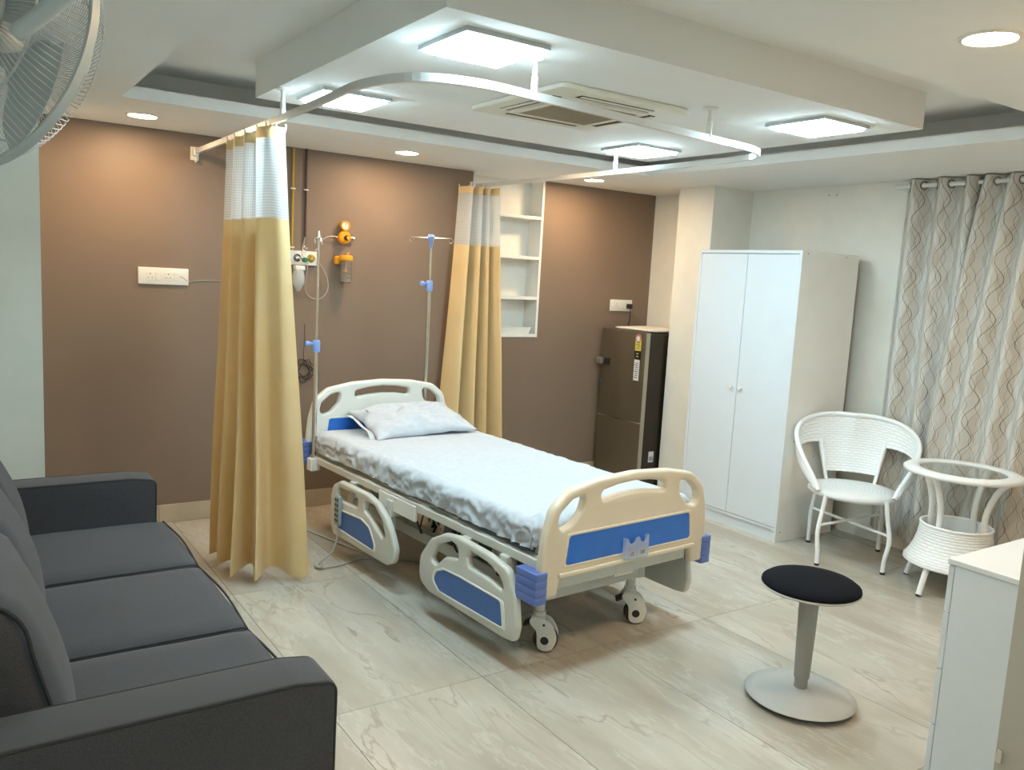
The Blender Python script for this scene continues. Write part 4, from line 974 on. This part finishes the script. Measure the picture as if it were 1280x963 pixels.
# ================================================================== WALL FAN
FC = Vector((0, 0, 1.52)) + 1.36 * (cf + cr * (-642 / 1043.65) + cd * (-429 / 1043.65))
FN = (0.40 * (0.94 * cr + 0.342 * cd) + 0.917 * cf).normalized()
fan = thing('wall_fan', 'pale grey wall fan with wire cage seen from behind at the top left', 'fan', FC)
fan.rotation_euler = FN.to_track_quat('Z', 'Y').to_euler()
FR = 0.208
fan_rim = obj('cage_rim', tube([(FR * math.cos(a), FR * math.sin(a), 0) for a in [2 * PI * k / 72 for k in range(72)]], 0.006, 8, True), 'fan_white', fan, True)
obj('rim_band', lathe([(FR + 0.004, -0.008), (FR + 0.0065, -0.007), (FR + 0.0065, 0.007), (FR + 0.004, 0.008), (FR + 0.002, 0.0), (FR + 0.004, -0.008)], 72), 'fan_white', fan, True)
def cage(sign, depth, rin, nw):
    b = bmesh.new()
    for k in range(nw):
        a = 2 * PI * k / nw; tw = 0.32 * sign
        pl = []
        for j in range(7):
            q = j / 6; r = FR * (1 - q) + rin * q
            z = sign * depth * math.sin(min(1, q * 1.9 + 0.12 * (q > 0)) * PI / 2)
            aa = a + tw * q ** 1.2
            pl.append((r * math.cos(aa), r * math.sin(aa), z))
        tube(pl, 0.0008, 4, bm=b, cap=False)
    return b
c1 = obj('rear_cage', cage(-1, 0.062, 0.052, 120), 'wire_white', fan, True); c1['kind'] = 'stuff'
c2 = obj('front_cage', cage(1, 0.072, 0.040, 120), 'wire_white', fan, True); c2['kind'] = 'stuff'
for r, z in ((0.145, -0.047), (0.052, -0.062), (0.145, 0.056), (0.040, 0.072)):
    obj('cage_ring', tube([(r * math.cos(a), r * math.sin(a), z) for a in [2 * PI * k / 48 for k in range(48)]], 0.0022, 6, True), 'wire_white', fan, True)
obj('front_badge', lathe([(0.0, 0.076), (0.034, 0.075), (0.041, 0.072), (0.0, 0.070)], 32), 'fan_white', fan, True)
for k in range(3):
    def blade(a, b, k=k):
        r = 0.035 + 0.15 * a; wd_ = 0.35 + 0.42 * math.sin(min(1, a * 1.15) * PI * 0.62)
        th = 2 * PI * k / 3 + (b - 0.5) * wd_ * 1.55 - 0.35 * a
        return Vector((r * math.cos(th), r * math.sin(th), (b - 0.5) * 0.055 * (1 - 0.3 * a)))
    obj('blade', grid(blade, 12, 8, None, 0.0018), 'fan_white', fan, True, 80)
obj('hub', lathe([(0.0, -0.03), (0.03, -0.03), (0.036, -0.02), (0.036, 0.02), (0.02, 0.034), (0.0, 0.036)], 28), 'fan_white', fan, True)
mo = obj('motor_housing', lathe([(0.0, -0.235), (0.070, -0.233), (0.098, -0.220), (0.108, -0.17), (0.112, -0.10), (0.104, -0.066), (0.0, -0.066)], 36), 'fan_motor', fan, True)
obj('housing_seam', tube([(0.1125 * math.cos(a), 0.1125 * math.sin(a), -0.10) for a in [2 * PI * k / 40 for k in range(40)]], 0.0015, 6, True), 'black_rubber', mo, True)
inv = fan.rotation_euler.to_matrix().inverted()
def fl2(p): return inv @ (Vector(p) - FC)
mb = FC - FN * 0.17
obj('wall_arm', tube([fl2(p) for p in crom([tuple(mb), (mb.x - 0.06, mb.y - 0.05, mb.z - 0.02), (XL + 0.08, mb.y - 0.06, mb.z - 0.04), (XL + 0.02, mb.y - 0.06, mb.z - 0.04)], 6)], 0.020, 12), 'fan_white', fan, True)
wp = lathe([(0.0, 0.0), (0.07, 0.0), (0.07, 0.012), (0.05, 0.022), (0.0, 0.024)], 28, 'X', (XL + 0.0005, mb.y - 0.06, mb.z - 0.04))
for v in wp.verts: v.co = fl2(v.co)
obj('wall_plate', wp, 'fan_white', fan, True)
obj('grip_tube', tube([fl2(p) for p in crom([(0.090, 1.449, 1.824), (0.112, 1.438, 1.845), (0.146, 1.421, 1.878), (0.20, 1.395, 1.930)], 5)], [0.009] + [0.0125] * 14 + [0.0105], 12), 'fan_white', fan, True)
# ================================================================== WALL FITTINGS
def holes3(parent, x, z, y, s=1.0):
    for dx, dz, r in ((0, 0.012 * s, 0.0032 * s), (-0.010 * s, -0.008 * s, 0.0028 * s), (0.010 * s, -0.008 * s, 0.0028 * s)):
        obj('pin_hole', lathe([(0.0, 0.0), (r, 0.0), (r, 0.002)], 10, 'Y', (x + dx, y, z + dz)), 'gap_black', parent)
def switchboard(x0, x1, z0, z1, label, mods):
    t = thing('switchboard', label, 'switchboard', (0, 0, 0))
    y = YB
    obj('cover_plate', box(x0, x1, y - 0.012, y - 0.0003, z0, z1, 0.004, 3), 'plastic_white', t, True)
    zc = (z0 + z1) / 2
    for x, kind in mods:
        if kind == 'socket':
            s = obj('socket', box(x - 0.021, x + 0.021, y - 0.0145, y - 0.0118, zc - 0.022, zc + 0.022, 0.001, 1), 'plastic_white', t); holes3(s, x, zc, y - 0.0148)
        else:
            s = obj('rocker_switch', rot(box(x - 0.010, x + 0.010, y - 0.0165, y - 0.0118, zc - 0.022, zc + 0.022, 0.0015, 1), 0.06, 'X', (x, y - 0.012, zc)), 'plastic_white', t)
    return t
switchboard(0.866, 1.130, 1.368, 1.461, 'long white switchboard on the brown wall between sofa and gold curtain', [(0.928, 'socket'), (0.965, 'switch'), (1.022, 'socket'), (1.060, 'switch')])
lw = obj('loose_wire', tube(crom([(1.085, YB - 0.014, 1.418), (1.10, YB - 0.03, 1.408), (1.13, YB - 0.008, 1.392), (1.18, YB - 0.004, 1.398), (1.26, YB - 0.004, 1.402), (1.45, YB - 0.004, 1.40)], 6), 0.002, 6), 'cable_grey', None, True)
setp(lw, 'thin loose wire running from the long switchboard behind the gold curtain', 'wire')
t2 = switchboard(4.250, 4.472, 1.293, 1.382, 'white switchboard with a black plug above the fridge', [(4.310, 'socket'), (4.372, 'switch'), (4.425, 'socket')])
pg = thing('fridge_plug', 'black plug and cord hanging from the switchboard above the fridge', 'plug', (0, 0, 0))
obj('plug_body', boxes([(4.405, 4.445, YB - 0.055, YB - 0.0155, 1.315, 1.352)], 0.006), 'black_rubber', pg)
obj('cord', tube(crom([(4.425, YB - 0.05, 1.318), (4.428, YB - 0.045, 1.27), (4.440, YB - 0.03, 1.22), (4.435, YB - 0.02, 1.15), (4.43, YB - 0.02, 0.9)], 6), 0.004, 8), 'brown_pipe', pg, True)
jb = obj('junction_cover', boxes([(XR - 0.003, XR - 0.0003, 3.392, 3.475, 2.135, 2.196)], 0.001), 'wall_cream', None)
setp(jb, 'small square blank cover high on the right wall near the ceiling', 'wall plate')
for y in (3.405, 3.46): obj('screw', lathe([(0, -0.0012), (0.004, -0.0012), (0.004, 0)], 10, 'X', (XR - 0.003, y, 2.148)), 'dark_metal', jb)
# medical gas outlets and pipes
gp = thing('gas_outlet_panel', 'white wall panel with two round medical gas outlets', 'gas outlet', (0, 0, 0))
obj('plate', box(1.700, 1.876, YB - 0.03, YB - 0.0003, 1.517, 1.602, 0.002), 'plastic_white', gp)
for x, m in ((1.748, 'chrome'), (1.836, 'brass')):
    o = obj('outlet', lathe([(0.0, YB - 0.050), (0.012, YB - 0.050), (0.014, YB - 0.044), (0.014, YB - 0.036), (0.024, YB - 0.034), (0.026, YB - 0.0302), (0.0, YB - 0.0302)], 28, 'Y', (x, 0, 1.560)), m, gp, True)
    obj('outlet_ring', tube([(x + 0.0195 * math.cos(a), YB - 0.037, 1.56 + 0.0195 * math.sin(a)) for a in [2 * PI * k / 28 for k in range(28)]], 0.003, 6, True), 'black_rubber' if m == 'chrome' else 'brass', o, True)
for x, m, lab in ((1.722, 'yellow_pipe', 'thin yellow gas pipe rising from the outlet panel to the ceiling'), (1.802, 'brown_pipe', 'dark brown gas pipe rising from the outlet panel to the ceiling')):
    t = thing('gas_pipe', lab, 'pipe', (0, 0, 0), 0, 'gas pipes above the outlet panel')
    obj('pipe', tube([(x, YB - 0.012, 1.601), (x, YB - 0.012, H1 - 0.001)], 0.0065, 10), m, t, True)
    for z in (1.62, 1.965): obj('clip', boxes([(x - 0.013, x + 0.013, YB - 0.021, YB - 0.0003, z - 0.004, z + 0.004)], 0.001), 'plastic_white', t)
# oxygen humidifier hanging from the left outlet
hu = thing('oxygen_flowmeter', 'clear flowmeter with green knob and bottle hanging from the gas outlet', 'flowmeter', (0, 0, 0))
obj('flow_tube', rot(lathe([(0.0, 1.57), (0.012, 1.57), (0.012, 1.68), (0.009, 1.685), (0.0, 1.685)], 16, org=(1.772, YB - 0.072, 0)), 0.12, 'Y', (1.772, YB - 0.072, 1.57)), 'clear_plastic', hu, True)
obj('knob', lathe([(0.0, -0.035), (0.013, -0.033), (0.016, -0.02), (0.014, 0.0), (0.0, 0.0)], 18, 'Y', (1.776, YB - 0.072, 1.548)), 'green_plastic', hu, True)
obj('connector', lathe([(0.0, 0.0), (0.009, 0.0), (0.009, -0.046), (0.0, -0.046)], 14, 'Y', (1.752, YB - 0.034, 1.556)), 'chrome', hu, True)
obj('bottle_cap', box(1.716, 1.776, YB - 0.105, YB - 0.05, 1.486, 1.514, 0.006), 'plastic_white', hu, True)
obj('bottle', lathe([(0.0, 1.36), (0.010, 1.362), (0.022, 1.385), (0.036, 1.41), (0.036, 1.45), (0.028, 1.486), (0.0, 1.486)], 24, org=(1.742, YB - 0.078, 0)), 'bag_plastic', hu, True)
tb = obj('oxygen_tubing', tube(crom([(1.800, YB - 0.07, 1.535), (1.803, YB - 0.05, 1.46), (1.802, YB - 0.03, 1.385), (1.818, YB - 0.02, 1.345), (1.855, YB - 0.02, 1.318), (1.905, YB - 0.025, 1.320), (1.945, YB - 0.03, 1.37), (1.942, YB - 0.03, 1.44), (1.918, YB - 0.03, 1.495), (1.893, YB - 0.03, 1.53), (1.87, YB - 0.045, 1.56)], 8), 0.0035, 8), 'tubing', None, True)
setp(tb, 'clear tubing hanging in a loop below the gas outlets', 'tubing')
# suction regulator and jar
sr = thing('suction_regulator', 'orange suction regulator with round gauge on the brown wall', 'regulator', (2.046, YB, 1.700))
obj('body', lathe([(0.0, -0.05), (0.030, -0.050), (0.040, -0.040), (0.041, -0.010), (0.036, -0.0005), (0.0, -0.0005)], 32, 'Y'), 'orange_plastic', sr, True)
obj('knob', lathe([(0.0, -0.082), (0.014, -0.082), (0.016, -0.072), (0.016, -0.05), (0.0, -0.05)], 20, 'Y', (0.006, 0, -0.002)), 'black_rubber', sr, True)
obj('knob_face', lathe([(0.0, -0.0845), (0.011, -0.0835), (0.012, -0.082), (0.0, -0.082)], 20, 'Y', (0.006, 0, -0.002)), 'orange_plastic', sr, True)
obj('gauge', lathe([(0.0, -0.044), (0.0225, -0.044), (0.0225, -0.050), (0.029, -0.050), (0.030, -0.040), (0.030, -0.018), (0.0, -0.018)], 28, 'Y', (0.0, 0, 0.071)), 'orange_plastic', sr, True)
gf = obj('gauge_face', lathe([(0.0, -0.0446), (0.0222, -0.0446), (0.0222, -0.044)], 28, 'Y', (0.0, 0, 0.071)), 'fold_cloth', sr)
obj('needle', rot(box(-0.0012, 0.0012, -0.0458, -0.0448, 0.066, 0.088), 0.25, 'Y', (0, 0, 0.071)), 'label_black', gf)
obj('stem', tube([(0, -0.03, 0.036), (0, -0.03, 0.048)], 0.008, 10), 'brass', sr, True)
obj('side_port', lathe([(0.0, 0.038), (0.009, 0.038), (0.009, 0.052), (0.012, 0.053), (0.012, 0.066), (0.0, 0.066)], 14, 'X', (0, -0.028, 0.0)), 'chrome', sr, True)
obj('hose', tube(crom([(-0.04, -0.028, 0.0), (-0.07, -0.03, 0.002), (-0.11, -0.03, -0.004), (-0.145, -0.03, -0.028), (-0.17, -0.035, -0.07), (-0.185, -0.035, -0.095)], 6), 0.0035, 8), 'tubing', sr, True)
sj = thing('suction_jar', 'clear suction jar with orange lid below the regulator', 'jar', (2.050, YB, 1.42))
obj('jar', lathe([(0.0, 0.0), (0.028, 0.0), (0.034, 0.006), (0.036, 0.02), (0.036, 0.142), (0.033, 0.142), (0.033, 0.02), (0.030, 0.008), (0.0, 0.006)], 32, org=(0.0, -0.055, 0)), 'clear_plastic', sj, True)
obj('lid', lathe([(0.0, 0.140), (0.040, 0.140), (0.042, 0.146), (0.042, 0.166), (0.038, 0.171), (0.0, 0.172)], 32, org=(0.0, -0.055, 0)), 'orange_plastic', sj, True)
obj('lid_post', lathe([(0.0, 0.06), (0.014, 0.07), (0.005, 0.09), (0.005, 0.14), (0.0, 0.14)], 16, org=(0.0, -0.055, 0)), 'orange_plastic', sj, True)
obj('wall_clip', boxes([(-0.062, -0.03, -0.04, -0.0005, 0.112, 0.165), (-0.035, 0.03, -0.02, -0.0005, 0.12, 0.16)], 0.008), 'orange_plastic', sj)
obj('lid_spout', tube([(0.01, -0.055, 0.17), (0.01, -0.055, 0.182), (0.02, -0.055, 0.186)], 0.006, 8), 'orange_plastic', sj, True)
for k in range(4): obj('graduation', boxes([(-0.004, 0.024, -0.0918, -0.0912, 0.035 + 0.028 * k, 0.0365 + 0.028 * k)]), 'brown_pipe', sj)
# coil of wire hanging on the wall
random.seed(9)
cp = [Vector((1.812, YB - 0.012, 1.16)), Vector((1.812, YB - 0.012, 1.05)), Vector((1.812, YB - 0.012, 0.93))]
for k in range(34):
    a = k * 1.13; r = 0.046 + 0.02 * math.sin(k * 1.9)
    cp.append(Vector((1.812 + r * math.cos(a) * 1.05, YB - 0.010 - 0.010 * (k % 3) / 2, 0.873 + r * 1.2 * math.sin(a))))
wc = obj('wire_coil', tube(crom(cp, 6), 0.0018, 6), 'cable_black', None, True)
setp(wc, 'tangled coil of thin dark wire hanging on the wall beside the near drip stand', 'wire')
# dish in the niche
di = obj('serving_dish', None or plate(RP([(-0.125, -0.055, .02), (0.125, -0.055, .02), (0.125, 0.055, .02), (-0.125, 0.055, .02)]), [], 0.003, 0.001, 'XY'), 'shelf_white', None, True)
setp(di, 'white oblong dish standing on the lowest shelf of the niche', 'dish')
di.location = (3.395, YB + 0.072, NZ0 + 0.0252)
def dish_wall(a, b):
    pl = RP([(-0.125, -0.055, .02), (0.125, -0.055, .02), (0.125, 0.055, .02), (-0.125, 0.055, .02)]); p = pl[int(round(a * len(pl))) % len(pl)]
    return Vector((p[0] * (1 + 0.12 * b), p[1] * (1 + 0.2 * b), 0.045 * b))
obj('dish_side', grid(dish_wall, len(RP([(-0.125, -0.055, .02), (0.125, -0.055, .02), (0.125, 0.055, .02), (-0.125, 0.055, .02)])), 4, None, 0.003), 'shelf_white', di, True, 50)
